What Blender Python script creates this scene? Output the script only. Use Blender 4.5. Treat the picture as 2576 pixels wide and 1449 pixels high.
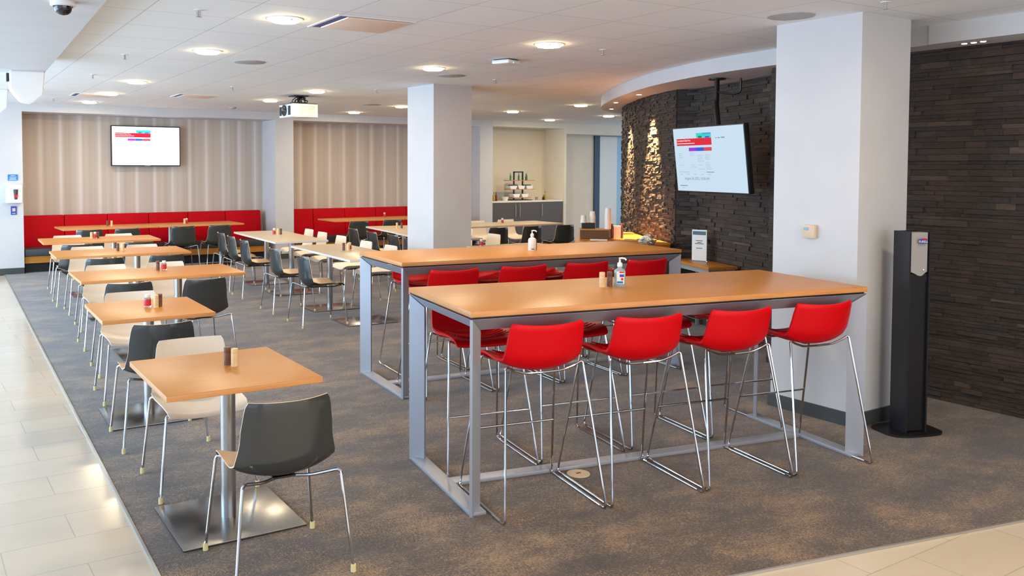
import bpy, bmesh, math, random
from mathutils import Vector, Matrix
for o in list(bpy.data.objects): bpy.data.objects.remove(o, do_unlink=True)
S = bpy.context.scene
C = S.collection
PI = math.pi
R = math.radians

# ------------------------------------------------------------------ camera
F_PX, YAW, PITCH, ROLL, SX, SY, HC = 2193.9, -0.5669, 0.042, 0.0026, -146.2, -209.9, 1.7625
CZ = 2.812                                     # ceiling height
cd = bpy.data.cameras.new('camera'); cam = bpy.data.objects.new('camera', cd); C.objects.link(cam)
cd.sensor_fit = 'HORIZONTAL'; cd.sensor_width = 36.0; cd.lens = F_PX * 36.0 / 2576
cd.shift_x = -SX / 2576; cd.shift_y = SY / 2576
cd.clip_start = 0.05; cd.clip_end = 200
_f = Vector((-math.sin(YAW) * math.cos(PITCH), math.cos(YAW) * math.cos(PITCH), -math.sin(PITCH)))
_r = Vector((math.cos(YAW), math.sin(YAW), 0)); _u = _r.cross(_f)
_r2 = _r * math.cos(ROLL) + _u * math.sin(ROLL); _u2 = _u * math.cos(ROLL) - _r * math.sin(ROLL)
M = Matrix((( _r2.x, _u2.x, -_f.x, 0), (_r2.y, _u2.y, -_f.y, 0), (_r2.z, _u2.z, -_f.z, HC), (0, 0, 0, 1)))
cam.matrix_world = M
S.camera = cam

# ------------------------------------------------------------------ light, world, exposure
S.view_settings.view_transform = 'Standard'; S.view_settings.look = 'None'
S.view_settings.gamma = 1.0; S.view_settings.exposure = 0.55
S.view_settings.use_curve_mapping = False
W = bpy.data.worlds.new('world'); S.world = W; W.use_nodes = True
bg = W.node_tree.nodes['Background']; bg.inputs[0].default_value = (0.62, 0.78, 1.0, 1); bg.inputs[1].default_value = 1.3

DAY = (0.53, 0.77, 1.0)
WARM = (1.0, 0.74, 0.44)
def area(name, loc, rot, sx, sy, power, col):
    l = bpy.data.lights.new(name, 'AREA'); l.shape = 'RECTANGLE'; l.size = sx; l.size_y = sy; l.energy = power; l.color = col
    o = bpy.data.objects.new(name, l); C.objects.link(o); o.location = loc; o.rotation_euler = rot
    return o
# daylight entering through the long glazed wall on the left
area('daylight_left', (-3.05, 10.6, 1.45), (0, -PI / 2, 0), 2.5, 12.0, 490, DAY)
area('warm_fill_rear', (2.5, -3.55, 1.45), (PI / 2, 0, 0), 8.0, 2.4, 60, (1.0, 0.80, 0.60))  # added warm fill behind the camera, warms the foreground
area('daylight_passage', (15.6, 17.6, 1.4), (-PI / 2, 0, 0), 1.6, 2.3, 10, (0.85, 0.93, 1.0))
LAMP_W = 52.0          # radiance of a downlight glass
SPOT_P = 26.0

# ------------------------------------------------------------------ helpers
def tag(o, label=None, cat=None, group=None, kind=None):
    if label: o['label'] = label
    if cat: o['category'] = cat
    if group: o['group'] = group
    if kind: o['kind'] = kind
    return o
def empty(name, loc=(0, 0, 0), rz=0, label=None, cat=None, group=None):
    o = bpy.data.objects.new(name, None); C.objects.link(o); o.empty_display_size = 0.1
    o.location = loc; o.rotation_euler = (0, 0, rz)
    return tag(o, label, cat, group)
def kids(o): return [c for c in bpy.data.objects if c.parent == o]
KID = {}
def dup(root, loc, rz, label=None, group=None, cat=None):
    r = root.copy(); C.objects.link(r); r.location = loc; r.rotation_euler = (0, 0, rz)
    if label: r['label'] = label
    if group: r['group'] = group
    if root not in KID: KID[root] = [(c, kids(c)) for c in kids(root)]
    for ch, gs in KID[root]:
        c = ch.copy(); C.objects.link(c); c.parent = r
        for g in gs:
            d = g.copy(); C.objects.link(d); d.parent = c
    return r
class MB:
    """collects shapes, then links them as one mesh object"""
    def __init__(s): s.bm = bmesh.new()
    def face(s, vs, mi=0):
        try:
            f = s.bm.faces.new(vs); f.material_index = mi; return f
        except ValueError: return None
    def box(s, c, d, rz=0, mi=0, bev=0, M=None):
        b = bmesh.new(); bmesh.ops.create_cube(b, size=1)
        for v in b.verts: v.co = Vector((v.co.x * d[0], v.co.y * d[1], v.co.z * d[2]))
        if bev: bmesh.ops.bevel(b, geom=b.edges[:] , offset=bev, segments=2, affect='EDGES', profile=0.6)
        T = Matrix.Translation(c) @ Matrix.Rotation(rz, 4, 'Z')
        if M is not None: T = M @ T
        for v in b.verts: v.co = T @ v.co
        s._merge(b, mi); return s
    def _merge(s, b, mi):
        mp = {}
        for v in b.verts: mp[v] = s.bm.verts.new(v.co)
        for f in b.faces:
            g = s.face([mp[v] for v in f.verts], mi)
            if g: g.smooth = f.smooth
        b.free()
    def prism(s, pts, z0, z1, mi=0, bev=0):
        b = bmesh.new()
        lo = [b.verts.new((p[0], p[1], z0)) for p in pts]; hi = [b.verts.new((p[0], p[1], z1)) for p in pts]
        n = len(pts)
        f1 = b.faces.new(list(reversed(lo))); f2 = b.faces.new(hi)
        for i in range(n): b.faces.new([lo[i], lo[(i + 1) % n], hi[(i + 1) % n], hi[i]])
        bmesh.ops.recalc_face_normals(b, faces=b.faces)
        if bev: bmesh.ops.bevel(b, geom=[e for e in b.edges], offset=bev, segments=2, affect='EDGES')
        if n > 4: bmesh.ops.triangulate(b, faces=[f for f in b.faces if len(f.verts) > 4])
        s._merge(b, mi); return s
    def lathe(s, prof, c=(0, 0, 0), seg=24, mi=0, smooth=True, M=None):
        rings = []
        for r, z in prof:
            if r < 1e-6: rings.append([s.bm.verts.new((c[0], c[1], c[2] + z))])
            else: rings.append([s.bm.verts.new((c[0] + r * math.cos(2 * PI * k / seg), c[1] + r * math.sin(2 * PI * k / seg), c[2] + z)) for k in range(seg)])
        for a, b in zip(rings, rings[1:]):
            for k in range(seg):
                k2 = (k + 1) % seg
                if len(a) == 1 and len(b) == 1: continue
                if len(a) == 1: f = s.face([a[0], b[k2], b[k]], mi)
                elif len(b) == 1: f = s.face([a[k], a[k2], b[0]], mi)
                else: f = s.face([a[k], a[k2], b[k2], b[k]], mi)
                if f: f.smooth = smooth
        if M is not None:
            for ring in rings:
                for v in ring: v.co = M @ v.co
        return s
    def cyl(s, c, r, h, seg=20, mi=0, r2=None, M=None):
        r2 = r if r2 is None else r2
        return s.lathe([(0, 0), (r, 0), (r2, h), (0, h)], c, seg, mi, True, M)
    def tube(s, pts, r, seg=8, mi=0, fil=0.0, cap=True):
        P = fillet([Vector(p) for p in pts], fil) if fil else [Vector(p) for p in pts]
        t0 = (P[1] - P[0]).normalized()
        up = Vector((0, 0, 1)) if abs(t0.z) < 0.9 else Vector((1, 0, 0))
        n = (up - t0 * up.dot(t0)).normalized(); rings = []
        for i, p in enumerate(P):
            t = ((P[i + 1] - p) if i == 0 else (p - P[i - 1]) if i == len(P) - 1 else (P[i + 1] - p).normalized() + (p - P[i - 1]).normalized()).normalized()
            n = (n - t * n.dot(t)).normalized(); b = t.cross(n)
            rings.append([s.bm.verts.new(p + (n * math.cos(2 * PI * k / seg) + b * math.sin(2 * PI * k / seg)) * r) for k in range(seg)])
        for a, b in zip(rings, rings[1:]):
            for k in range(seg):
                f = s.face([a[k], a[(k + 1) % seg], b[(k + 1) % seg], b[k]], mi)
                if f: f.smooth = True
        if cap: s.face(list(reversed(rings[0])), mi); s.face(rings[-1], mi)
        return s
    def build(s, name, mats, parent=None, loc=(0, 0, 0), rz=0, recalc=True, sharp=35):
        if recalc: bmesh.ops.recalc_face_normals(s.bm, faces=s.bm.faces)
        me = bpy.data.meshes.new(name); s.bm.to_mesh(me); s.bm.free()
        for m in (mats if isinstance(mats, (list, tuple)) else [mats]): me.materials.append(m)
        me.set_sharp_from_angle(angle=R(sharp))
        o = bpy.data.objects.new(name, me); C.objects.link(o)
        o.location = loc; o.rotation_euler = (0, 0, rz)
        if parent: o.parent = parent
        return o
def fillet(P, rad):
    out = [P[0]]
    for i in range(1, len(P) - 1):
        a, b, c = P[i - 1], P[i], P[i + 1]
        d1, d2 = (a - b), (c - b); l1, l2 = d1.length, d2.length
        d1.normalize(); d2.normalize(); k = min(rad, l1 * 0.48, l2 * 0.48)
        p0, p2 = b + d1 * k, b + d2 * k
        for j in range(6):
            t = j / 5; out.append(p0 * (1 - t) ** 2 + b * 2 * t * (1 - t) + p2 * t * t)
    out.append(P[-1]); return out
def catmull(P, n=6):
    P = [Vector(p) for p in P]; Q = []
    for i in range(len(P) - 1):
        a = P[max(i - 1, 0)]; b = P[i]; c = P[i + 1]; d = P[min(i + 2, len(P) - 1)]
        for k in range(n):
            t = k / n
            Q.append(0.5 * ((2 * b) + (c - a) * t + (2 * a - 5 * b + 4 * c - d) * t * t + (-a + 3 * b - 3 * c + d) * t ** 3))
    Q.append(P[-1]); return Q
def text(body, size, M, mat, parent, name='lettering', align='LEFT', ext=0.0006):
    cu = bpy.data.curves.new(name, 'FONT'); cu.body = body; cu.size = size; cu.extrude = ext; cu.align_x = align; cu.align_y = 'CENTER'
    cu.materials.append(mat)
    q = bpy.data.objects.new(name, cu); C.objects.link(q)
    me = bpy.data.meshes.new_from_object(q, depsgraph=bpy.context.evaluated_depsgraph_get()); bpy.data.objects.remove(q); me.name = name
    o = bpy.data.objects.new(name, me); C.objects.link(o); o.parent = parent; o.matrix_local = M
    return o

# ------------------------------------------------------------------ materials
def lin(c):
    return tuple(((x / 255) / 12.92 if x / 255 <= 0.04045 else ((x / 255 + 0.055) / 1.055) ** 2.4) for x in c) + (1,)
def mat(name, rgb, rough=0.5, metal=0, spec=0.5, emit=None, es=0, coat=0, trans=0, alpha=1):
    m = bpy.data.materials.new(name); m.use_nodes = True; p = m.node_tree.nodes['Principled BSDF']
    p.inputs['Base Color'].default_value = lin(rgb); p.inputs['Roughness'].default_value = rough; p.inputs['Metallic'].default_value = metal
    p.inputs['Specular IOR Level'].default_value = spec; p.inputs['Coat Weight'].default_value = coat; p.inputs['Coat Roughness'].default_value = 0.08
    p.inputs['Transmission Weight'].default_value = trans; p.inputs['Alpha'].default_value = alpha
    if emit: p.inputs['Emission Color'].default_value = lin(emit) if max(emit) > 1.01 else tuple(emit) + (1,); p.inputs['Emission Strength'].default_value = es
    return m
def nodes(m): return m.node_tree.nodes, m.node_tree.links, m.node_tree.nodes['Principled BSDF']
def nd(m, t, **kw):
    n = m.node_tree.nodes.new(t)
    for k, v in kw.items():
        if k.startswith('i_'): n.inputs[k[2:].replace('_', ' ')].default_value = v
        else: setattr(n, k, v)
    return n
def ramp(m, stops):
    n = m.node_tree.nodes.new('ShaderNodeValToRGB'); e = n.color_ramp.elements
    while len(e) < len(stops): e.new(0.5)
    for x, (p, c) in zip(e, stops): x.position = p; x.color = c
    return n
def coords(m, scale=(1, 1, 1), rot=(0, 0, 0), loc=(0, 0, 0), kind='Object'):
    tc = m.node_tree.nodes.new('ShaderNodeTexCoord'); mp = m.node_tree.nodes.new('ShaderNodeMapping')
    mp.inputs['Scale'].default_value = scale; mp.inputs['Rotation'].default_value = rot; mp.inputs['Location'].default_value = loc
    m.node_tree.links.new(tc.outputs[kind], mp.inputs[0]); return mp.outputs[0]
def noisy(name, a, b, scale, stretch=(1, 1, 1), rough=0.5, bump=0, detail=4, lo=0.35, hi=0.65, spec=0.5, metal=0, coat=0):
    m = mat(name, a, rough, metal, spec, coat=coat); N, L, p = nodes(m)
    v = coords(m, stretch); n = nd(m, 'ShaderNodeTexNoise', i_Scale=scale, i_Detail=detail); L.new(v, n.inputs[0])
    r = ramp(m, [(lo, lin(a)), (hi, lin(b))]); L.new(n.outputs[0], r.inputs[0]); L.new(r.outputs[0], p.inputs['Base Color'])
    if bump:
        b_ = nd(m, 'ShaderNodeBump', i_Strength=bump, i_Distance=0.002); L.new(n.outputs[0], b_.inputs['Height']); L.new(b_.outputs[0], p.inputs['Normal'])
    return m
MT = {}
MT['white'] = noisy('painted_white', (204, 204, 207), (208, 208, 210), 3, rough=0.6, spec=0.3)
MT['cream_wall'] = noisy('painted_cream', (222, 214, 196), (226, 218, 202), 3, rough=0.6, spec=0.3)
MT['wood'] = noisy('beech_laminate', (188, 120, 44), (200, 133, 53), 6, (0.6, 14, 14), rough=0.37, detail=6, lo=0.3, hi=0.7, spec=0.38)
MT['wood_edge'] = noisy('beech_edge', (204, 140, 82), (214, 152, 92), 6, (1, 1, 10), rough=0.4)
MT['cream_top'] = noisy('pale_ash_laminate', (186, 167, 141), (195, 177, 151), 5, (1, 12, 12), rough=0.3)
MT['white_edge'] = mat('white_edging', (228, 228, 228), 0.4)
MT['dark_shell'] = mat('charcoal_gloss_plastic', (58, 60, 60), 0.13, spec=0.6)
MT['tan_shell'] = mat('sand_matt_plastic', (226, 196, 160), 0.5)
MT['white_shell'] = mat('white_gloss_plastic', (236, 232, 228), 0.3)
MT['cream_shell'] = mat('cream_matt_plastic', (234, 219, 200), 0.45)
MT['red'] = mat('red_leather', (212, 0, 16), 0.45, spec=0.22)
MT['red_fabric'] = noisy('red_vinyl', (186, 0, 18), (196, 2, 24), 2, rough=0.6, spec=0.12)
MT['chrome'] = mat('chrome', (206, 208, 212), 0.11, 1)
MT['steel'] = noisy('brushed_steel', (150, 148, 145), (190, 188, 186), 40, (40, 1, 1), rough=0.3, metal=1, lo=0.2, hi=0.8)
MT['base_steel'] = noisy('brushed_base_plate', (140, 138, 136), (172, 170, 168), 30, (30, 1, 1), rough=0.22, metal=1, lo=0.2, hi=0.8)
MT['frame'] = mat('silver_powder_coat', (168, 172, 182), 0.45, 0.4)
MT['gap'] = mat('black_reveal', (26, 26, 30), 0.5)
MT['foot'] = mat('cream_rubber', (222, 206, 150), 0.6)
MT['black'] = mat('black_plastic', (22, 22, 24), 0.38)
MT['black_metal'] = mat('black_powder_coat', (30, 31, 36), 0.4, spec=0.4)
MT['silver'] = mat('silver_plastic', (170, 168, 166), 0.35, 0.2)
MT['seatpad'] = mat('charcoal_vinyl', (58, 62, 68), 0.45)
MT['base_grey'] = mat('charcoal_skirting', (66, 70, 72), 0.5)
MT['cabinet'] = mat('graphite_laminate', (84, 78, 74), 0.45)
MT['quartz'] = noisy('cream_quartz', (226, 216, 200), (236, 228, 214), 30, rough=0.3)
MT['plastic_white'] = mat('white_plastic', (236, 236, 234), 0.35)
MT['paper'] = mat('paper', (236, 236, 234), 0.7)
MT['beige_plastic'] = mat('beige_plastic', (214, 190, 162), 0.5)
MT['beige_panel'] = mat('beige_grille', (236, 214, 198), 0.6)
MT['grille'] = noisy('perforated_grey', (168, 166, 166), (182, 180, 180), 200, rough=0.6)
MT['blue'] = mat('sign_blue', (20, 120, 214), 0.5)
MT['deep_blue'] = mat('deep_blue', (12, 72, 150), 0.5)
MT['navy'] = mat('frame_navy', (34, 62, 84), 0.4)
MT['lcd'] = mat('lcd_teal', (110, 160, 170), 0.3)
MT['label_red'] = mat('label_red', (208, 30, 44), 0.45)
MT['label_blue'] = mat('label_violet', (70, 66, 160), 0.45)
MT['gel'] = mat('clear_gel', (196, 222, 232), 0.12, trans=0.55)
MT['glass'] = mat('clear_glass', (236, 242, 242), 0.05, trans=0.9)
MT['pane'] = mat('frosted_pane', (222, 224, 218), 0.35, spec=0.6)
MT['green_glass'] = mat('green_bottle_glass', (40, 130, 60), 0.1, spec=0.6)
MT['oil'] = mat('olive_oil', (176, 152, 24), 0.12, spec=0.6)
MT['vinegar'] = mat('red_vinegar', (112, 20, 20), 0.12, spec=0.6)
MT['balsamic'] = mat('dark_vinegar', (38, 24, 20), 0.12, spec=0.6)
MT['basket'] = noisy('woven_basket', (70, 46, 28), (128, 86, 50), 90, (1, 1, 3), rough=0.7)
MT['kraft'] = mat('kraft_wood', (196, 136, 72), 0.6)
MT['brown'] = noisy('walnut_mill', (104, 70, 58), (124, 86, 72), 40, rough=0.45)
MT['beech'] = noisy('maple_mill', (222, 190, 140), (232, 204, 158), 30, rough=0.45)
MT['cup'] = mat('paper_cup', (232, 224, 216), 0.55)
MT['cloth'] = noisy('crumpled_packets', (236, 226, 200), (250, 246, 236), 30, rough=0.6, bump=0.5)
MT['smoke'] = mat('smoked_dome', (26, 30, 38), 0.08, spec=0.8)
MT['dark_grey'] = mat('dark_grey', (60, 62, 66), 0.5)
MT['trim'] = mat('aluminium_edge_strip', (190, 188, 182), 0.35, 0.7)
MT['lampglass'] = mat('lamp_glass', (255, 240, 210), 0.4, emit=(1.0, 0.76, 0.42), es=LAMP_W)
MT['lampcore'] = mat('lamp_core', (255, 240, 210), 0.4, emit=(1.0, 0.88, 0.66), es=40)
MT['led'] = mat('led_glow', (255, 255, 255), 0.4, emit=(1.0, 0.86, 0.78), es=14)
MT['green_led'] = mat('green_led', (40, 255, 90), 0.4, emit=(0.1, 1.0, 0.3), es=3)

# carpet: fine tufted brown-grey loop, short woven streaks whose direction drifts from patch to patch
m = mat('carpet', (110, 98, 88), 0.95, spec=0.12); N, L, p = nodes(m)
v0 = coords(m)
big = nd(m, 'ShaderNodeTexNoise', i_Scale=3.4, i_Detail=4.0, i_Roughness=0.6); L.new(v0, big.inputs[0])
def streak(sc, ang):
    v = coords(m, sc, (0, 0, R(ang))); n = nd(m, 'ShaderNodeTexNoise', i_Scale=1.0, i_Detail=3.0, i_Roughness=0.6, i_Distortion=0.9); L.new(v, n.inputs[0]); return n.outputs[0]
sa, sb, sc_ = streak((60, 210, 1), 14), streak((190, 62, 1), -8), streak((90, 90, 1), 30)
rb = ramp(m, [(0.44, (0, 0, 0, 1)), (0.56, (1, 1, 1, 1))]); L.new(big.outputs[0], rb.inputs[0])
mx = nd(m, 'ShaderNodeMixRGB'); L.new(rb.outputs[0], mx.inputs[0]); L.new(sa, mx.inputs[1]); L.new(sb, mx.inputs[2])
m2 = nd(m, 'ShaderNodeMixRGB'); m2.inputs[0].default_value = 0.25; L.new(mx.outputs[0], m2.inputs[1]); L.new(sc_, m2.inputs[2])
cloud = nd(m, 'ShaderNodeTexNoise', i_Scale=1.9, i_Detail=6.0, i_Roughness=0.7); L.new(coords(m, (1, 1.6, 1), (0, 0, R(20)), (3, 1, 0)), cloud.inputs[0])
ad = nd(m, 'ShaderNodeMath', operation='MULTIPLY_ADD'); L.new(cloud.outputs[0], ad.inputs[0]); ad.inputs[1].default_value = 0.55; L.new(m2.outputs[0], ad.inputs[2])
rc = ramp(m, [(0.62, lin((54, 46, 40))), (0.77, lin((84, 69, 56))), (0.93, lin((154, 124, 88)))])
L.new(ad.outputs[0], rc.inputs[0]); L.new(rc.outputs[0], p.inputs['Base Color'])
bp_ = nd(m, 'ShaderNodeBump', i_Strength=0.5, i_Distance=0.003); L.new(m2.outputs[0], bp_.inputs['Height']); L.new(bp_.outputs[0], p.inputs['Normal'])
p.inputs['Sheen Weight'].default_value = 0.34; p.inputs['Sheen Roughness'].default_value = 0.4; MT['carpet'] = m

# porcelain floor tile, running bond
m = mat('floor_tile', (205, 200, 192), 0.16, spec=0.5); N, L, p = nodes(m)
v = coords(m, (1, 1, 1), (0, 0, 0), (-0.68, -5.40, 0))
br = nd(m, 'ShaderNodeTexBrick', offset=0.5, i_Scale=1.0, i_Mortar_Size=0.0028, i_Mortar_Smooth=0.2, i_Brick_Width=0.64, i_Row_Height=0.322)
br.inputs['Color1'].default_value = lin((207, 193, 174)); br.inputs['Color2'].default_value = lin((203, 188, 168)); br.inputs['Mortar'].default_value = lin((178, 167, 152))
L.new(v, br.inputs[0])
nz = nd(m, 'ShaderNodeTexNoise', i_Scale=2.2, i_Detail=4.0); L.new(coords(m, (0.5, 3, 1)), nz.inputs[0])
rz_ = ramp(m, [(0.3, (0.94, 0.94, 0.94, 1)), (0.7, (1, 1, 1, 1))]); L.new(nz.outputs[0], rz_.inputs[0])
mu = nd(m, 'ShaderNodeMixRGB', blend_type='MULTIPLY'); mu.inputs[0].default_value = 1; L.new(br.outputs[0], mu.inputs[1]); L.new(rz_.outputs[0], mu.inputs[2])
L.new(mu.outputs[0], p.inputs['Base Color'])
MT['tile'] = m

# suspended ceiling: white tiles, fine pin-prick texture, thin dark joints
m = mat('ceiling_tile', (228, 227, 227), 0.75, spec=0.2); N, L, p = nodes(m)
v = coords(m, (1, 1, 1), (0, 0, R(1.6)), (-1.245, -6.12, 0))
br = nd(m, 'ShaderNodeTexBrick', offset=0.0, i_Scale=1.0, i_Mortar_Size=0.0035, i_Mortar_Smooth=0.1, i_Brick_Width=0.592, i_Row_Height=0.655)
br.inputs['Color1'].default_value = lin((240, 245, 247)); br.inputs['Color2'].default_value = lin((237, 242, 245)); br.inputs['Mortar'].default_value = lin((196, 194, 196))
L.new(v, br.inputs[0]); L.new(br.outputs[0], p.inputs['Base Color'])
bn = nd(m, 'ShaderNodeTexNoise', i_Scale=220.0); L.new(coords(m), bn.inputs[0])
bb = nd(m, 'ShaderNodeBump', i_Strength=0.12, i_Distance=0.001); L.new(bn.outputs[0], bb.inputs['Height']); L.new(bb.outputs[0], p.inputs['Normal'])
MT['ceiling'] = m

# striped wallpaper (vertical soft bands of varying width)
m = mat('striped_wallpaper', (190, 175, 162), 0.7, spec=0.2); N, L, p = nodes(m)
v = coords(m, (1, 0, 0.0))
n1 = nd(m, 'ShaderNodeTexNoise', i_Scale=4.2, i_Detail=6.0, i_Roughness=0.75); L.new(v, n1.inputs[0])
n2 = nd(m, 'ShaderNodeTexWave', wave_type='BANDS', bands_direction='X', i_Scale=0.98, i_Distortion=0.0); L.new(v, n2.inputs[0])
wp = nd(m, 'ShaderNodeMath', operation='POWER'); L.new(n2.outputs['Fac'], wp.inputs[0]); wp.inputs[1].default_value = 9.0
r1 = ramp(m, [(0.36, lin((182, 168, 156))), (0.5, lin((196, 184, 174))), (0.64, lin((208, 199, 191)))]); L.new(n1.outputs[0], r1.inputs[0])
mx = nd(m, 'ShaderNodeMixRGB'); L.new(wp.outputs[0], mx.inputs[0]); L.new(r1.outputs[0], mx.inputs[1]); mx.inputs[2].default_value = lin((218, 212, 208))
L.new(mx.outputs[0], p.inputs['Base Color']); MT['wallpaper'] = m

# ledger stone, tone per stone from the mesh's own colour layer
m = mat('ledger_stone', (80, 72, 66), 0.62, spec=0.35); N, L, p = nodes(m)
at = nd(m, 'ShaderNodeAttribute', attribute_name='tone')
nz = nd(m, 'ShaderNodeTexNoise', i_Scale=20.0, i_Detail=7.0, i_Roughness=0.72); L.new(coords(m, (1, 1, 2.5)), nz.inputs[0])
rn = ramp(m, [(0.3, (0.72, 0.73, 0.74, 1)), (0.72, (1.22, 1.18, 1.14, 1))]); L.new(nz.outputs[0], rn.inputs[0])
mu = nd(m, 'ShaderNodeMixRGB', blend_type='MULTIPLY'); mu.inputs[0].default_value = 1; L.new(at.outputs['Color'], mu.inputs[1]); L.new(rn.outputs[0], mu.inputs[2])
L.new(mu.outputs[0], p.inputs['Base Color'])
bb = nd(m, 'ShaderNodeBump', i_Strength=1.0, i_Distance=0.014); L.new(nz.outputs[0], bb.inputs['Height']); L.new(bb.outputs[0], p.inputs['Normal'])
MT['stone'] = m
def emis(name, rgb, st):
    m = mat(name, (0, 0, 0), 0.25, spec=0.3, emit=rgb, es=st); m.node_tree.nodes['Principled BSDF'].inputs['Base Color'].default_value = (0.01, 0.01, 0.01, 1); return m

# ------------------------------------------------------------------ room shell
def struct(o, label=None): o['kind'] = 'structure'; return o
X0, X1, Y0, Y1 = -2.8, 17.2, -3.3, 17.6
struct(MB().box(((X0 + X1) / 2, (Y0 + Y1) / 2, -0.06), (X1 - X0, Y1 - Y0, 0.1)).build('floor', MT['tile']))
def cx(y): return 0.755 + 0.042 * y
cp = [(cx(2.94), 2.94), (13.5, 2.47 - 0.2166 * (13.5 - 3.049)), (X1 - .1, 0.2), (X1 - .1, 17.2), (cx(17.2), 17.2)]
struct(MB().prism(cp, -0.0095, 0.0).build('floor_carpet', MT['carpet']))
e = MB(); a = Vector((cx(2.94), 2.94, 0)); b = Vector((cx(15.95), 15.95, 0)); d = Vector((13.5, cp[1][1], 0))
def strip(mb, p, q, w, z0, z1):
    t = (q - p).normalized(); n = Vector((-t.y, t.x, 0)) * w / 2
    mb.prism([(p + n)[:2], (p - n)[:2], (q - n)[:2], (q + n)[:2]], z0, z1)
strip(e, a, b, 0.012, -0.0095, 0.002); strip(e, a, d, 0.012, -0.0095, 0.002)
struct(e.build('trim_1', MT['trim']))
struct(MB().box(((X0 + X1) / 2, (Y0 + Y1) / 2, CZ + 0.05), (X1 - X0, Y1 - Y0, 0.1)).build('ceiling', MT['ceiling']))
# plaster bulkhead running along the window side
bx0 = lambda y: 0.69 + 0.0555 * y
struct(MB().prism([(X0 + .2, -3.2), (bx0(-3.2), -3.2), (bx0(9.35), 9.35), (X0 + .2, 9.35)], CZ - 0.15, CZ + 0.0005).build('ceiling_bulkhead', MT['white']))

# back wall with pilasters, headers and recesses
YB, YR = 15.92, 16.62
w = MB()
def bb_(x0, x1, y0, y1, z0, z1, mb=None): (mb or w).box(((x0 + x1) / 2, (y0 + y1) / 2, (z0 + z1) / 2), (x1 - x0, y1 - y0, z1 - z0))
bb_(0.1, 1.726, YB, YR, 0, CZ)
bb_(1.726, 6.084, YB, YR, 2.672, CZ); bb_(6.084, 6.455, YB, YR, 0, CZ); bb_(6.455, 10.816, YB, YR, 2.672, CZ)
bb_(10.816, 11.157, YB, YR, 0, CZ)
struct(w.build('wall_back', MT['white']))
w = MB(); bb_(11.157, 13.204, YB, YR, 2.69, CZ); bb_(13.204, 13.27, YB, YR, 0, CZ); bb_(13.27, X1, YB, YR - .2, 2.57, CZ)
bb_(11.157, 13.204, YR, YR + .1, 0, CZ); bb_(13.27, 14.56, 16.42, YR, 0, 2.6); bb_(15.95, X1, 16.3, YR, 0, 2.6); bb_(16.6, X1, YB, YR, 0, CZ)
struct(w.build('wall_servery', MT['cream_wall']))
w = MB(); bb_(1.6, 6.2, YR, YR + .1, 0, CZ); struct(w.build('wall_recess_left', MT['wallpaper']))
w = MB(); bb_(6.4, 10.9, YR, YR + .1, 0, CZ); struct(w.build('wall_recess_right', MT['wallpaper']))
w = MB(); bb_(0.1, 1.738, YB - .012, YB, 0, 0.10); bb_(1.726, 1.738, YB - .012, 15.99, 0, .10); bb_(6.072, 6.467, YB - .012, YB, 0, .10); bb_(10.804, 11.16, YB - .012, YB, 0, .10)
struct(w.build('baseboard_back', MT['base_grey']))
# dark framed glazed door in the passage at the right end of the back wall
dr = MB(); bb_(14.56, 14.73, 16.38, 16.46, 0, 2.585, dr); bb_(14.73, 15.95, 16.38, 16.46, 2.56, 2.585, dr); bb_(15.80, 15.95, 16.38, 16.46, 0, 2.56, dr)
dro = struct(dr.build('door_1', MT['navy']))
struct(MB().box((15.03, 16.42, 1.28), (0.60, 0.02, 2.56)).build('door_pane', MT['pane'], dro))
g2 = mat('sky_blue_pane', (150, 190, 214), 0.3); struct(MB().box((15.565, 16.42, 1.28), (0.47, 0.02, 2.56)).build('door_side_pane', g2, dro))

# glazed wall on the left (out of frame to the left): frame of mullions
wl = MB(); bb_(X0 + .1, X0 + .2, Y0, 17.3, 2.62, CZ, wl); bb_(X0 + .1, X0 + .2, Y0, 17.3, -0.01, 0.12, wl)
for k in range(14): bb_(X0 + .1, X0 + .17, -3.2 + k * 1.55, -3.13 + k * 1.55, 0.12, 2.62, wl)
struct(wl.build('window_1', MT['frame']))
wr = MB(); bb_(X0 + .1, X1, Y0 + .05, Y0 + .15, 2.62, CZ, wr); bb_(X0 + .1, -1.6, Y0 + .05, Y0 + .15, 0, 2.62, wr); bb_(6.5, X1, Y0 + .05, Y0 + .15, 0, 2.62, wr)
struct(wr.build('wall_rear', MT['white']))
wr = MB(); bb_(-2.6, .1, YB, YR, 0, CZ, wr); struct(wr.build('wall_back_left', MT['white']))

# two square columns
def column(n, x0, x1, y0, y1):
    w = MB(); bb_(x0, x1, y0, y1, 0, CZ, w); o = struct(w.build('wall_column_' + n, MT['white']))
    b = MB(); t = .014
    for (a0, a1, c0, c1) in ((x0 - t, x1 + t, y0 - t, y0), (x0 - t, x1 + t, y1, y1 + t), (x0 - t, x0, y0, y1), (x1, x1 + t, y0, y1)): bb_(a0, a1, c0, c1, 0, 0.095, b)
    struct(b.build('baseboard_column_' + n, MT['base_grey']))
column('near', 5.455, 6.03, 3.49, 4.165)
column('far', 5.655, 6.225, 9.36, 10.02)

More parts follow.
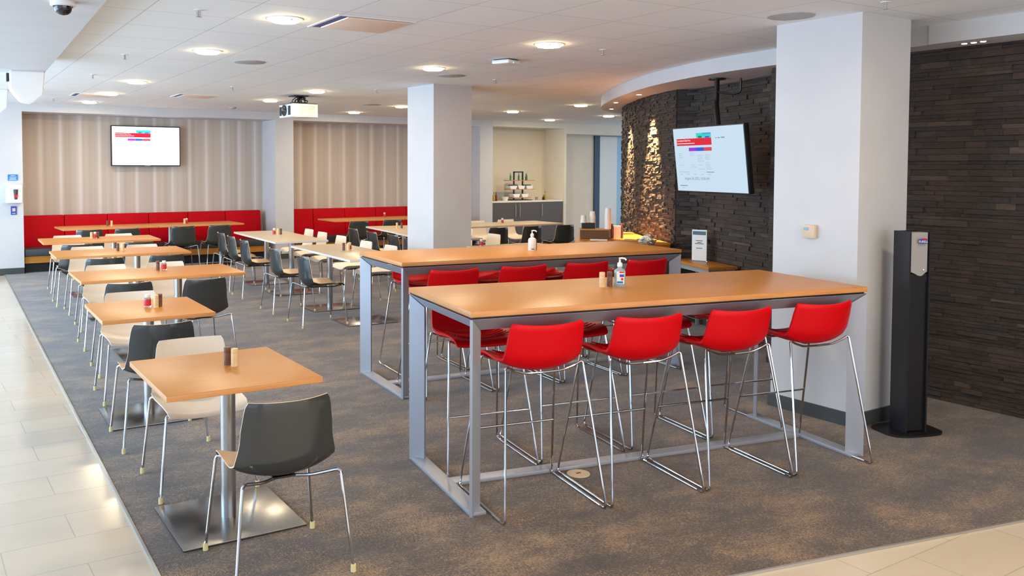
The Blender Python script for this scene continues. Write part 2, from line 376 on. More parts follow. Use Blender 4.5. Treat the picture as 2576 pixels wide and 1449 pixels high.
# stone-clad walls: stacked ledger strips, every stone its own little block
def ledger(name, path, z0, z1, seed, side=1, fine=False):
    rnd = random.Random(seed); P = [Vector((p[0], p[1], 0)) for p in path]
    ls = [0.0]
    for a, b in zip(P, P[1:]): ls.append(ls[-1] + (b - a).length)
    tot = ls[-1]
    def at(s):
        s = max(0, min(tot - 1e-5, s)); i = 0
        while ls[i + 1] < s: i += 1
        t = (P[i + 1] - P[i]).normalized(); return P[i] + t * (s - ls[i]), Vector((t.y, -t.x, 0)) * side
    bm = bmesh.new(); col = bm.loops.layers.color.new('tone')
    def quad(vs, c):
        f = bm.faces.new([bm.verts.new(v) for v in vs])
        for l in f.loops: l[col] = c
    for a, b in zip(P, P[1:]):
        quad([a + Vector((0, 0, z0)), b + Vector((0, 0, z0)), b + Vector((0, 0, z1)), a + Vector((0, 0, z1))], (0.03, 0.028, 0.026, 1))
    z = z0; up = Vector((0, 0, 1))
    while z < z1 - 0.004:
        h = min(rnd.choice((0.020, 0.025, 0.030) if fine else (0.026, 0.032, 0.038, 0.048)), z1 - z); s = -rnd.random() * 0.2
        while s < tot:
            l = rnd.uniform(0.05, 0.19) if fine else rnd.uniform(0.09, 0.34); s0, s1 = max(0, s), min(tot, s + l); s += l
            if s1 - s0 < 0.008: continue
            pr_ = rnd.choice((0.008, 0.011, 0.014, 0.018, 0.026)) + rnd.random() * 0.004
            g = rnd.random(); k = rnd.uniform(0.9, 1.12)
            c = (0.275, 0.252, 0.240) if g < 0.45 else (0.298, 0.254, 0.230) if g < 0.96 else (0.37, 0.32, 0.285)
            c = (c[0] * k, c[1] * k, c[2] * k, 1)
            a, na = at(s0 + .0008); b, nb = at(s1 - .0008); tl = rnd.uniform(-.004, .004)
            A0 = a + up * (z + .001); A1 = a + up * (z + h - .001); B0 = b + up * (z + .001); B1 = b + up * (z + h - .001)
            a0, a1 = A0 + na * (pr_ + tl), A1 + na * (pr_ - tl); b0, b1 = B0 + nb * (pr_ - tl), B1 + nb * (pr_ + tl)
            quad([a0, b0, b1, a1], c); quad([A1, a1, b1, B1], c); quad([A0, B0, b0, a0], c); quad([A0, a0, a1, A1], c); quad([B0, B1, b1, b0], c)
        z += h
    me = bpy.data.meshes.new(name); bmesh.ops.recalc_face_normals(bm, faces=bm.faces); bm.to_mesh(me); bm.free(); me.materials.append(MT['stone'])
    o = bpy.data.objects.new(name, me); C.objects.link(o); struct(o); return o
SZ = 2.67
ledger('wall_right', [(6.66, 5.12), (6.69, 3.3), (6.64, -3.1)], 0, SZ, 3)
NB0, NB1 = (7.03, 5.12), (7.72, 6.95)
ledger('wall_niche', [(7.57, 7.11), NB1, NB0, (6.66, 5.12)], 0, SZ, 5)
curve = [tuple(v[:2]) for v in catmull([(12.2, 10.4, 0), (10.8, 10.42, 0), (9.9, 10.22, 0), (9.20, 9.72, 0), (8.42, 8.66, 0), (7.93, 7.87, 0), (7.57, 7.11, 0)], 8)]
ledger('wall_curved', curve, 0, SZ, 8, fine=True)
w = MB(); w.prism([(6.73, -3.1), (6.75, 5.06), (7.0, 5.06), (7.0, -3.1)], 0, SZ)   # masonry behind the cladding
struct(w.build('wall_right_core', MT['dark_grey']))
# lowered curved soffit in front of the stone
FC = [tuple(v[:2]) for v in catmull([(6.35, -3.2, 0), (6.35, 2.9, 0), (6.38, 3.6, 0), (6.49, 4.95, 0), (6.6, 5.75, 0), (6.80, 6.42, 0), (7.12, 7.18, 0), (7.6, 8.03, 0), (8.17, 8.93, 0), (8.87, 9.85, 0), (9.6, 10.5, 0), (10.6, 10.92, 0), (12.4, 11.05, 0)], 6)]
struct(MB().prism(FC + [(X1 - .2, 11.05), (X1 - .2, -3.2)], SZ, CZ + 0.0006).build('ceiling_soffit', MT['white'], sharp=30))

# ------------------------------------------------------------------ seating
def shell(prof, hw, lift, th, ntop, mats, rimmi, nu=15, power=2.2, name='seat_shell', ribs=0):
    P = catmull([(0, p[0], p[1]) for p in prof], 4); n = len(P)
    bm = bmesh.new(); rows_i, rows_o = [], []
    for i, p in enumerate(P):
        t = i / (n - 1); k = t * (len(hw) - 1); j = min(int(k), len(hw) - 2); fr = k - j; fr = fr * fr * (3 - 2 * fr)
        w = hw[j] * (1 - fr) + hw[j + 1] * fr; lf = lift[j] * (1 - fr) + lift[j + 1] * fr
        a = P[max(i - 1, 0)]; b = P[min(i + 1, n - 1)]; tn = (b - a).normalized(); nr = Vector((0, tn.z, -tn.y)) * -1   # towards the sitter
        nr = Vector((0, -tn.z, tn.y)) if Vector((0, -tn.z, tn.y)).dot(Vector((0, 1, 1))) > 0 else Vector((0, tn.z, -tn.y))
        ri, ro = [], []
        e0 = min(i, n - 1 - i); cut = (0.013, 0.003, 0.0)[e0] if e0 < 3 else 0
        for q in range(nu):
            u = -1 + 2 * q / (nu - 1); au = abs(u)
            pos = p + Vector((u * (w - cut), 0, 0)) + nr * (lf * au ** power)
            tt = th * (0.55 if q in (0, nu - 1) or i in (0, n - 1) else 1.0)
            rb = 0.003 * (math.sin(i * PI) ** 2) if ribs else 0
            if ribs and 2 < i < n - 3 and 0 < q < nu - 1: rb = 0.0035 if i % 2 else -0.0025
            ri.append(bm.verts.new(pos + nr * (tt / 2 + rb))); ro.append(bm.verts.new(pos - nr * tt / 2))
        rows_i.append(ri); rows_o.append(ro)
    def F(vs, mi):
        f = bm.faces.new(vs); f.material_index = mi; f.smooth = True
    for i in range(n - 1):
        for q in range(nu - 1):
            F([rows_i[i][q], rows_i[i][q + 1], rows_i[i + 1][q + 1], rows_i[i + 1][q]], 0)
            F([rows_o[i][q], rows_o[i + 1][q], rows_o[i + 1][q + 1], rows_o[i][q + 1]], 1)
    for i in range(n - 1):
        for q in (0, nu - 1): F([rows_i[i][q], rows_i[i + 1][q], rows_o[i + 1][q], rows_o[i][q]], rimmi)
    for q in range(nu - 1):
        for i in (0, n - 1): F([rows_i[i][q], rows_i[i][q + 1], rows_o[i][q + 1], rows_o[i][q]], rimmi)
    bmesh.ops.recalc_face_normals(bm, faces=bm.faces)
    me = bpy.data.meshes.new(name); bm.to_mesh(me); bm.free()
    for m_ in mats: me.materials.append(m_)
    me.set_sharp_from_angle(angle=R(50))
    o = bpy.data.objects.new(name, me); C.objects.link(o); return o
CP = [(.232, .418), (.205, .438), (.13, .441), (0, .434), (-.09, .431), (-.15, .448), (-.182, .492), (-.193, .57), (-.202, .67), (-.212, .772)]
def make_chair(outer, inner, label):
    t = empty('dining_chair', label=label, cat='chair')
    sh = shell(CP, [.205, .222, .228, .232, .225, .205, .188], [.030, .038, .045, .060, .058, .052, .045], .011, 4, [MT[inner], MT[outer]], 1 if outer == 'white_shell' else 0)
    sh.parent = t
    for sx in (-1, 1):
        for sy in (-1, 1):
            lg = MB().tube([(sx * .03, sy * .09, .412), (sx * .11, sy * .14, .416), (sx * .175, sy * .190, .438), (sx * .216, sy * .222, .452), (sx * .258, sy * .262, .02)], .0074, 8, fil=.030).build('leg', MT['chrome'], t)
            MB().cyl((sx * .258, sy * .262, 0.001), .0125, .032, 12, r2=.0115).build('foot_cap', MT['foot'], lg)
    MB().box((0, 0, .4145), (.10, .22, .008)).build('seat_mount', MT['black'], t)
    return t
G_ROW = 'chairs along the orange tables by the windows'
G_MID = 'chairs at the cream tables'
G_BENCH = 'dark chairs facing the red benches'
dark = make_chair('dark_shell', 'tan_shell', 'glossy charcoal chair with sand seat, nearest to the camera, front of the smallest orange table')
white = make_chair('white_shell', 'cream_shell', 'white chair tucked behind the nearest small orange table')
used = {dark: 0, white: 0}
def chair(k, x, y, rz, label, group):
    if not used[k]:
        used[k] = 1; k.location = (x, y, 0); k.rotation_euler = (0, 0, rz); k['label'] = label; k['group'] = group; KID[k] = [(c, kids(c)) for c in kids(k)]; return k
    return dup(k, (x, y, 0), rz, label, group)
tr = R(-2.9)
chair(dark, 1.40, 3.665, R(-3.5), 'glossy charcoal chair with sand seat in the foreground, its back turned to us', G_ROW)
chair(white, 1.395, 4.865, PI + tr, 'white chair on the far side of the nearest small orange table', G_ROW)
chair(dark, 1.405, 5.80, R(-3), 'charcoal chair on the near side of the second small orange table', G_ROW)
chair(white, 1.52, 7.0, PI + tr, 'white chair on the far side of the second small orange table', G_ROW)
chair(dark, 1.655, 7.92, tr, 'charcoal chair on the near side of the nearest long orange table, left one', G_ROW)
chair(dark, 2.27, 7.86, R(4), 'charcoal chair on the near side of the nearest long orange table, right one', G_ROW)
chair(white, 1.74, 9.12, PI + tr, 'white chair on the far side of the nearest long orange table, left one', G_ROW)
chair(white, 2.32, 9.10, PI + tr, 'white chair on the far side of the nearest long orange table, right one', G_ROW)
chair(dark, 1.88, 10.17, tr, 'charcoal chair on the near side of the middle long orange table, left one', G_ROW)
chair(dark, 2.55, 10.2, tr, 'charcoal chair on the near side of the middle long orange table, right one', G_ROW)
chair(white, 1.95, 11.38, PI + tr, 'white chair on the far side of the middle long orange table, left one', G_ROW)
chair(white, 2.6, 11.36, PI + tr, 'white chair on the far side of the middle long orange table, right one', G_ROW)
chair(dark, 1.92, 12.12, tr, 'charcoal chair on the near side of the farthest long orange table, left one', G_ROW)
chair(dark, 2.68, 12.12, tr, 'charcoal chair on the near side of the farthest long orange table, right one', G_ROW)
chair(white, 2.03, 13.42, PI + tr, 'white chair behind the farthest long orange table, left one', G_ROW)
chair(white, 2.73, 13.40, PI + tr, 'white chair behind the farthest long orange table, right one', G_ROW)
for x, y, w_ in ((2.53, 14.83, 'leftmost'), (3.10, 14.83, 'second from the left'), (4.02, 14.93, 'third from the left'), (4.64, 14.93, 'rightmost')):
    chair(dark, x, y, R(-1), 'charcoal chair at the left red bench table, %s of four' % w_, G_BENCH)
for x, y, w_ in ((7.20, 14.75, 'left one'), (7.93, 14.80, 'right one')):
    chair(dark, x, y, 0, 'charcoal chair at the table of the right red bench, %s' % w_, G_BENCH)
fx, fm = R(-90 - 3.5), R(90 - 3.5)
chair(dark, 3.98, 9.13, fx, 'charcoal chair left of the nearer pale middle table, the closer of two', G_MID)
chair(dark, 4.03, 10.15, fx, 'charcoal chair left of the nearer pale middle table, the farther of two', G_MID)
chair(dark, 4.12, 11.52, fx, 'charcoal chair left of the pale table by the pilaster, nearest of three', G_MID)
chair(dark, 4.19, 12.28, fx, 'charcoal chair left of the pale table by the pilaster, middle of three', G_MID)
chair(dark, 4.27, 13.0, fx, 'charcoal chair left of the pale table by the pilaster, farthest of three', G_MID)
chair(white, 5.36, 13.0, fm, 'white chair right of the pale table by the pilaster, farthest of three', G_MID)
chair(white, 5.28, 12.3, fm, 'white chair right of the pale table by the pilaster, middle of three', G_MID)
chair(white, 5.22, 11.5, fm, 'white chair right of the pale table by the pilaster, nearest of three', G_MID)
chair(white, 5.12, 10.5, fm, 'white chair right of the nearer pale middle table, the farther one', G_MID)
chair(white, 5.09, 9.75, fm, 'white chair right of the nearer pale middle table, beside the second bar table', G_MID)
chair(dark, 6.40, 12.85, fx, 'charcoal chair in the row just left of the far column, farthest one', G_MID)
chair(dark, 6.33, 12.05, fx, 'charcoal chair in the row just left of the far column, second farthest', G_MID)
chair(dark, 6.33, 11.36, fx, 'charcoal chair in the row just left of the far column, third farthest', G_MID)
chair(dark, 6.20, 10.62, fx, 'charcoal chair half hidden behind the far column', G_MID)
chair(white, 7.34, 10.68, fm, 'white chair right of the far column, its pale back rising over the second bar table', G_MID)
chair(white, 7.66, 11.9, fm, 'white chair sliver peeking out at the right edge of the far column', G_MID)
chair(dark, 8.42, 12.0, R(0), 'charcoal chair at the pale table by the grey cabinets, leftmost of three', G_MID)
chair(dark, 9.13, 12.0, R(0), 'charcoal chair at the pale table by the grey cabinets, middle of three', G_MID)
chair(dark, 9.86, 12.0, R(-2), 'charcoal chair at the pale table by the grey cabinets, rightmost of three', G_MID)
chair(white, 9.10, 13.35, PI, 'cream chair facing us behind the pale table in front of the cabinets, left one', G_MID)
chair(white, 9.83, 13.42, PI, 'cream chair facing us behind the pale table in front of the cabinets, right one', G_MID)

# ------------------------------------------------------------------ low tables
def pedestal_table(x, y, rz, L_, W_, top, edge, bases, label, group, plate=(.60, .60), th=.027, H=.763):
    t = empty('dining_table', (x, y, 0), rz, label, 'table', group)
    mb = MB(); mb.box((0, 0, H - th / 2), (L_, W_, th), bev=.002)
    for f in mb.bm.faces:
        if abs(f.normal.z) < .5: f.material_index = 1
    mb.bm.normal_update()
    for f in mb.bm.faces: f.material_index = 0 if f.calc_center_median().z > H - .0025 or f.calc_center_median().z < H - th + .002 else 1
    mb.build('table_top', [MT[top], MT[edge]], t)
    for (px, py) in bases:
        pass
    cxs = sum(p[0] for p in bases) / len(bases); cys = sum(p[1] for p in bases) / len(bases)
    if len(bases) == 2 and abs(bases[0][0] - bases[1][0]) < .5 and abs(bases[0][1] - bases[1][1]) < .5:
        MB().box((cxs, cys, .006), (plate[0], plate[1], .008), bev=.002).build('base_plate', MT['base_steel'], t)
    else:
        for (px, py) in bases: MB().box((px, py, .006), (plate[0], plate[1], .008), bev=.002).build('base_plate', MT['base_steel'], t)
    for (px, py) in bases:
        MB().lathe([(.037, .0095), (.037, H - th - .012)], (px, py, 0), 28).build('pole', MT['steel'], t)
        MB().box((px, py, H - th - .006), (.22, .22, .010)).build('top_mount', MT['black'], t)
    return t
GT = 'orange laminate tables in the row by the windows'
pedestal_table(1.340, 4.243, R(-1.2), .725, .815, 'wood', 'wood_edge', [(0.045, .19)], 'nearest small orange table with a brown and a cream mill on it', GT) if False else None
def low(c, rz, L_, W_, *a, **k): return pedestal_table(c[0], c[1], rz, L_, W_, *a, **k)
low((1.339, 4.238), R(-1.4), .730, .812, 'wood', 'wood_edge', [(.03, .02)], 'square orange table closest to the camera, a brown and a cream mill on it', GT, plate=(.60, .60))
low((1.478, 6.362), R(-2.2), .735, .835, 'wood', 'wood_edge', [(0, 0)], 'square orange table second from the camera, red topped jar and cream mill on it', GT, plate=(.60, .60))
low((2.067, 8.510), R(-2.0), 1.46, .84, 'wood', 'wood_edge', [(-.19, 0), (.19, 0)], 'long orange table third from the camera, brown mill and red jar on it', GT, plate=(.74, .56))
low((2.205, 10.845), R(-2.6), 1.47, .83, 'wood', 'wood_edge', [(-.19, 0), (.19, 0)], 'long orange table fourth from the camera, two mills and a jar on it', GT, plate=(.74, .56))
low((2.345, 12.88), R(-2.8), 1.49, .84, 'wood', 'wood_edge', [(-.19, 0), (.19, 0)], 'long orange table fifth from the camera, last before the red bench', GT, plate=(.74, .56))
GB = 'orange tables at the red benches'
low((2.945, 15.53), R(1.5), 1.50, .80, 'wood', 'wood_edge', [(-.45, 0), (.45, 0)], 'orange table at the left half of the left red bench', GB, plate=(.45, .45))
low((4.452, 15.57), R(1.5), 1.50, .80, 'wood', 'wood_edge', [(-.45, 0), (.45, 0)], 'orange table at the right half of the left red bench', GB, plate=(.45, .45))
low((7.66, 15.42), R(1), 1.50, .80, 'wood', 'wood_edge', [(-.05, 0)], 'orange table at the left half of the right red bench', GB, plate=(.45, .45))
low((9.18, 15.44), R(1), 1.50, .80, 'wood', 'wood_edge', [(-.05, 0)], 'orange table at the right red bench, running behind the far column', GB, plate=(.45, .45))
GC = 'pale laminate tables in the middle of the room'
low((4.683, 12.15), R(90 - 3.6), 2.12, .755, 'cream_top', 'white_edge', [(-.60, 0), (.60, 0)], 'pale table with white edge in front of the pilaster between the benches', GC, plate=(.52, .60))
low((4.518, 9.50), R(90 - 3.4), 1.98, .715, 'cream_top', 'white_edge', [(-.55, 0), (.55, 0)], 'pale table with white edge beside the end of the second bar table', GC, plate=(.52, .60))
low((6.985, 12.50), R(90 - 8.5), 1.56, .80, 'cream_top', 'white_edge', [(0, 0)], 'pale table behind the far column, its far half', GC, plate=(.52, .60))
low((6.73, 11.02), R(90 - 8.5), 1.42, .80, 'cream_top', 'white_edge', [(0, 0)], 'pale table behind the far column, its near half with the dark gap below', GC, plate=(.52, .60))
low((6.66, 8.93), R(0), 1.08, .76, 'cream_top', 'white_edge', [(0, 0)], 'pale table right in front of the far column, hidden behind the second bar table', GC, plate=(.5, .5))
low((9.0, 12.74), R(0.8), 2.42, .84, 'cream_top', 'cream_top', [(-.65, 0), (.65, 0)], 'long pale table in front of the grey cabinets', GC, plate=(.52, .52))

# ------------------------------------------------------------------ banquette benches
def bench(x0, x1, seams, label):
    t = empty('banquette_bench', ((x0 + x1) / 2, 16.25, 0), 0, label, 'bench', 'red banquette benches along the back wall'); ox = (x0 + x1) / 2
    xs = [x0] + seams + [x1]
    for a, b in zip(xs, xs[1:]):
        if b - a < .05: continue
        mb = MB(); mb.box(((a + b) / 2 - ox, .20, .655), (b - a - .006, .13, .545), bev=.018)
        for v in mb.bm.verts: v.co.y += (v.co.z - .655) * .10
        mb.build('backrest_panel', MT['red_fabric'], t)
    MB().box(((x0 + x1) / 2 - ox, -.045, .335), (x1 - x0, .53, .115), bev=.02).build('seat_cushion', MT['seatpad'], t)
    MB().box(((x0 + x1) / 2 - ox, .01, .215), (x1 - x0, .56, .115)).build('plinth_board', MT['wood'], t)
    MB().box(((x0 + x1) / 2 - ox, .05, .079), (x1 - x0, .50, .152)).build('kick_base', MT['black_metal'], t)
    return t
bench(1.742, 5.965, [2.417, 3.127, 3.84, 4.551, 5.259], 'long red bench with dark seat in the left recess below the television')
bench(6.48, 10.78, [7.062, 7.767, 8.485, 9.215, 9.93], 'long red bench with dark seat in the right recess, partly behind the far column')

# ------------------------------------------------------------------ bar tables
BH = 1.045
def bar_table(x, y, rz, L_, W_, label):
    t = empty('bar_table', (x, y, 0), rz, label, 'table', 'two high bar tables with grey frames')
    mb = MB(); mb.box((0, 0, BH - .015), (L_, W_, .030), bev=.0015); mb.bm.normal_update()
    for f in mb.bm.faces: f.material_index = 0 if abs(f.calc_center_median().z - (BH - .015)) > .014 else 1
    mb.build('table_top', [MT['wood'], MT['wood_edge']], t)
    MB().box((0, 0, BH - .036), (L_ - .03, W_ - .03, .012)).build('reveal', MT['gap'], t)
    zt = BH - .042; k = .066; th = .014; hx, hy = L_ / 2 - .004, W_ / 2 - .004
    b = MB()                                             # mitred, inward-sloping top rails
    def rail(p, q, n):                                   # p,q outer corners (x,y); slope inwards and down
        pass
    O = [(-hx, -hy), (hx, -hy), (hx, hy), (-hx, hy)]; I = [(-hx + k, -hy + k), (hx - k, -hy + k), (hx - k, hy - k), (-hx + k, hy - k)]
    for i in range(4):
        o0, o1, i0, i1 = O[i], O[(i + 1) % 4], I[i], I[(i + 1) % 4]
        V = lambda p, z: b.bm.verts.new((p[0], p[1], z))
        a0, a1, c0, c1 = V(o0, zt), V(o1, zt), V(i0, zt - k), V(i1, zt - k)
        d0, d1, e0, e1 = V(o0, zt + .001), V(o1, zt + .001), V(i0, zt - k + .02), V(i1, zt - k + .02)
        b.face([a0, a1, c1, c0]); b.face([d0, e0, e1, d1]); b.face([a0, d0, d1, a1]); b.face([c0, c1, e1, e0])
    b.build('top_rail', MT['frame'], t)
    for sx in (-1, 1):
        for sy in (-1, 1):
            o = Vector((sx * hx, sy * hy, 0)); dirn = Vector((-sx, -sy, 0)).normalized(); nn = Vector((-dirn.y, dirn.x, 0)) * th
            tip = o + dirn * .102; lb = MB()
            q = [o - nn * .55, o + nn * .55, tip + nn * .75, tip - nn * .75]
            lo = [lb.bm.verts.new((p.x, p.y, .001)) for p in q]
            hi = [lb.bm.verts.new((p.x, p.y, zt - (.001 if i in (0, 1) else .072))) for i, p in enumerate(q)]
            lb.face(lo); lb.face(hi)
            for i in range(4): lb.face([lo[i], lo[(i + 1) % 4], hi[(i + 1) % 4], hi[i]])
            lb.build('leg', MT['frame'], t)
        MB().box((sx * (hx - .045), 0, .010), (.088, 2 * hy - .02, .018), bev=.001).build('foot_bar', MT['frame'], t)
    MB().box((0, 0, .011), (2 * hx - .18, .085, .020), bev=.001).build('stretcher', MT['frame'], t)
    return t
RB1, RB2 = R(-10.9), R(-6.9)
bar_table(3.771, 3.825, RB1, 2.62, .965, 'high orange bar table with grey frame in the foreground')
bar_table(4.585, 6.065, RB2, 2.68, .955, 'second high orange bar table, farther back, partly hidden by the first')

SP = [(.205, .722), (.185, .742), (.12, .748), (.02, .738), (-.07, .728), (-.145, .738), (-.188, .785), (-.208, .85), (-.222, .91), (-.236, .968)]
stool = empty('bar_stool', label='red', cat='stool')
sh = shell(SP, [.20, .215, .222, .226, .222, .216, .208], [.022, .030, .038, .055, .055, .050, .046], .022, 4, [MT['red'], MT['red']], 0, ribs=0)
sh.parent = stool
rib = MB()
for k in range(5):
    yy = .13 - k * .045; zz = .758 - k * .0022
    rib.tube([(u * .17, yy, zz + .030 * abs(u) ** 2.2 * .9) for u in (-1, -.75, -.5, -.25, 0, .25, .5, .75, 1)], .0035, 5)
rib.build('stitching', MT['red'], sh)
for sx in (-1, 1):
    for sy, ly in ((-1, -.15), (1, .14)):
        MB().tube([(0, ly * .9, .708 if sy < 0 else .720), (sx * .11, ly * .95, .712 if sy < 0 else .722), (sx * .185, ly, .738 if sy < 0 else .742), (sx * .222, ly * 1.05, .760), (sx * .287, sy * .298, .0085), (sx * .287, sy * .240, .0085)], .0066, 8, fil=.028).build('leg', MT['chrome'], stool)
    MB().tube([(sx * .287, -.241, .0085), (sx * .287, .241, .0085)], .0066, 8).build('runner', MT['chrome'], stool)
fz = .335; kx = .222 + (.287 - .222) * (.74 - fz) / .73; ky = .147 + (.298 - .147) * (.74 - fz) / .73
MB().tube([(-kx, ky, fz), (kx, ky, fz)], .0062, 8).build('footrest', MT['chrome'], stool)
MB().box((0, .0, .719), (.12, .20, .008)).build('seat_mount', MT['black'], stool)
KID[stool] = [(c, kids(c)) for c in kids(stool)]
pl = {1: ('foreground bar table', 'red bar stools at the foreground bar table'), 2: ('second bar table', 'red bar stools at the second bar table')}
st_n = [0]
def stools(tb, side, pts, rz):
    nm = ['leftmost', 'second from the left', 'third from the left', 'rightmost']
    for i, (x, y) in enumerate(pts):
        lab = 'red bar stool, %s side of the %s, %s of four' % (side, pl[tb][0], nm[i])
        if st_n[0] == 0: stool.location = (x, y, 0); stool.rotation_euler = (0, 0, rz); stool['label'] = lab; stool['group'] = pl[tb][1]
        else: dup(stool, (x, y, 0), rz, lab, pl[tb][1])
        st_n[0] += 1
stools(1, 'near', [(2.815, 3.655), (3.418, 3.54), (4.026, 3.432), (4.632, 3.328)], RB1)
stools(1, 'far', [(2.92, 4.35), (3.53, 4.27), (4.16, 4.165), (4.77, 4.06)], PI + RB1)
stools(2, 'near', [(3.65, 5.87), (4.27, 5.80), (4.89, 5.74), (5.49, 5.64)], RB2)
stools(2, 'far', [(3.87, 6.60), (4.48, 6.53), (5.09, 6.46), (5.69, 6.38)], PI + RB2)

# ------------------------------------------------------------------ table condiments
def mill(m, h=.088): 
    mb = MB(); mb.lathe([(0, 0), (.0175, 0), (.0175, h * .80), (.0165, h * .81), (.0175, h * .83), (.0172, h - .002), (.015, h), (0, h)], seg=24)
    return mb
proto = {}
def put(kind, x, y, z, label, group):
    if kind not in proto:
        if kind in ('brown', 'beech'):
            t = empty('pepper_mill' if kind == 'brown' else 'salt_mill', cat='mill')
            MB().lathe([(0, 0), (.0175, 0), (.0175, .066), (0, .066)], seg=24).build('body', MT[kind], t)
            MB().lathe([(0, .0665), (.0165, .0665), (.0176, .069), (.0172, .088), (.0150, .090), (0, .090)], seg=24).build('cap', MT[kind], t)
        elif kind == 'jar':
            t = empty('sauce_jar', cat='jar')
            MB().lathe([(0, 0), (.023, 0), (.024, .004), (.024, .060), (.018, .070), (0, .070)], seg=24).build('body', MT['glass'], t)
            MB().lathe([(.0246, .012), (.0246, .052)], seg=24).build('sticker', MT['label_red'], t)
            MB().lathe([(0, .0705), (.017, .0705), (.018, .072), (.018, .092), (0, .094)], seg=24).build('lid', MT['plastic_white'], t)
        proto[kind] = t; KID[t] = [(c, kids(c)) for c in kids(t)]; t.location = (x, y, z); t['label'] = label; t['group'] = group; return t
    return dup(proto[kind], (x, y, z), 0, label, group)
TZ = .763
GS = 'mills and jars on the tables'
for nm, lst in {
    'nearest orange table': [('brown', 1.388, 4.315), ('beech', 1.408, 4.262)],
    'second orange table': [('jar', 1.482, 6.40), ('beech', 1.53, 6.352), ('brown', 1.565, 6.39)],
    'third orange table': [('brown', 2.105, 8.655), ('jar', 2.158, 8.63)],
    'fourth orange table': [('brown', 2.195, 10.93), ('beech', 2.243, 10.885)],
    'fifth orange table': [('beech', 2.255, 12.96), ('jar', 2.30, 12.96), ('brown', 2.345, 12.99)],
    'left half of the left bench table': [('brown', 2.975, 15.62), ('beech', 3.035, 15.58)],
    'right half of the left bench table': [('beech', 4.26, 15.58), ('jar', 4.312, 15.63)],
    'right bench table': [('jar', 8.27, 15.60)],
    'pale table by the pilaster': [('jar', 4.71, 12.39), ('beech', 4.755, 12.35), ('brown', 4.80, 12.35)],
    'pale table beside the bar': [('brown', 4.53, 9.60), ('beech', 4.567, 9.545), ('jar', 4.60, 9.58)],
    'pale table behind the far column': [('beech', 6.955, 12.68), ('brown', 7.01, 12.62)],
    'pale table before the cabinets': [('jar', 9.21, 12.83)],
    'pale table in front of the far column': [('jar', 6.262, 9.18)],
}.items():
    for k, x, y in lst:
        put(k, x, y, TZ, {'brown': 'brown pepper mill on the ', 'beech': 'cream salt mill on the ', 'jar': 'small jar with red label on the '}[k] + nm, GS)
put('beech', 3.578, 3.948, BH, 'cream salt mill beside the sanitiser on the foreground bar table', GS)
put('brown', 3.636, 3.945, BH, 'brown pepper mill beside the sanitiser on the foreground bar table', GS)
put('brown', 4.722, 6.085, BH, 'brown pepper mill behind the sanitiser on the second bar table', GS)

def sanitizer(x, y, z, rz, full, label):
    t = empty('sanitizer_bottle', (x, y, z), rz, label, 'bottle', 'pump bottles of hand sanitiser')
    mb = MB(); mb.lathe([(0, .0), (.034, .0), (.0355, .004), (.0355, .088), (.031, .102), (.014, .112), (.0125, .120), (0, .120)], seg=28)
    for v in mb.bm.verts: v.co.y *= .72
    b = mb.build('body', MT['gel'] if full else MT['plastic_white'], t)
    if full:
        lb = MB()
        for (x0, x1, z0, z1, mi) in ((-.022, .024, .018, .094, 0), (-.006, .022, .084, .093, 1), (-.004, .022, .060, .076, 2), (.004, .018, .040, .054, 1), (-.02, .016, .022, .034, 3)):
            yo = -.0262 - .0004 * mi
            if mi: lb.box(((x0 + x1) / 2, yo, (z0 + z1) / 2), (x1 - x0, .0006, z1 - z0), mi=mi)
            else: lb.box(((x0 + x1) / 2, yo, (z0 + z1) / 2), (x1 - x0, .0006, z1 - z0), mi=0)
        lb.build('front_label', [MT['paper'], MT['label_red'], MT['label_blue'], MT['blue']], t)
    else:
        MB().box((.004, -.0262, .012), (.026, .001, .006)).build('front_label', MT['black'], t)
    MB().lathe([(0, .1205), (.0155, .1205), (.0165, .124), (.0150, .142), (.006, .148), (.0048, .165), (0, .165)], seg=20).build('collar', MT['plastic_white'], t)
    MB().tube([(-.006, 0, .170), (.012, -.004, .173), (.030, -.008, .170), (.037, -.009, .161)], .0052, 8).build('nozzle', MT['plastic_white'], t)
    return t
sanitizer(3.690, 3.915, BH, R(-35), True, 'clear pump bottle of blue hand sanitiser with printed label on the foreground bar table')
sanitizer(4.664, 6.05, BH, R(-30), False, 'translucent white pump bottle standing on the second bar table')

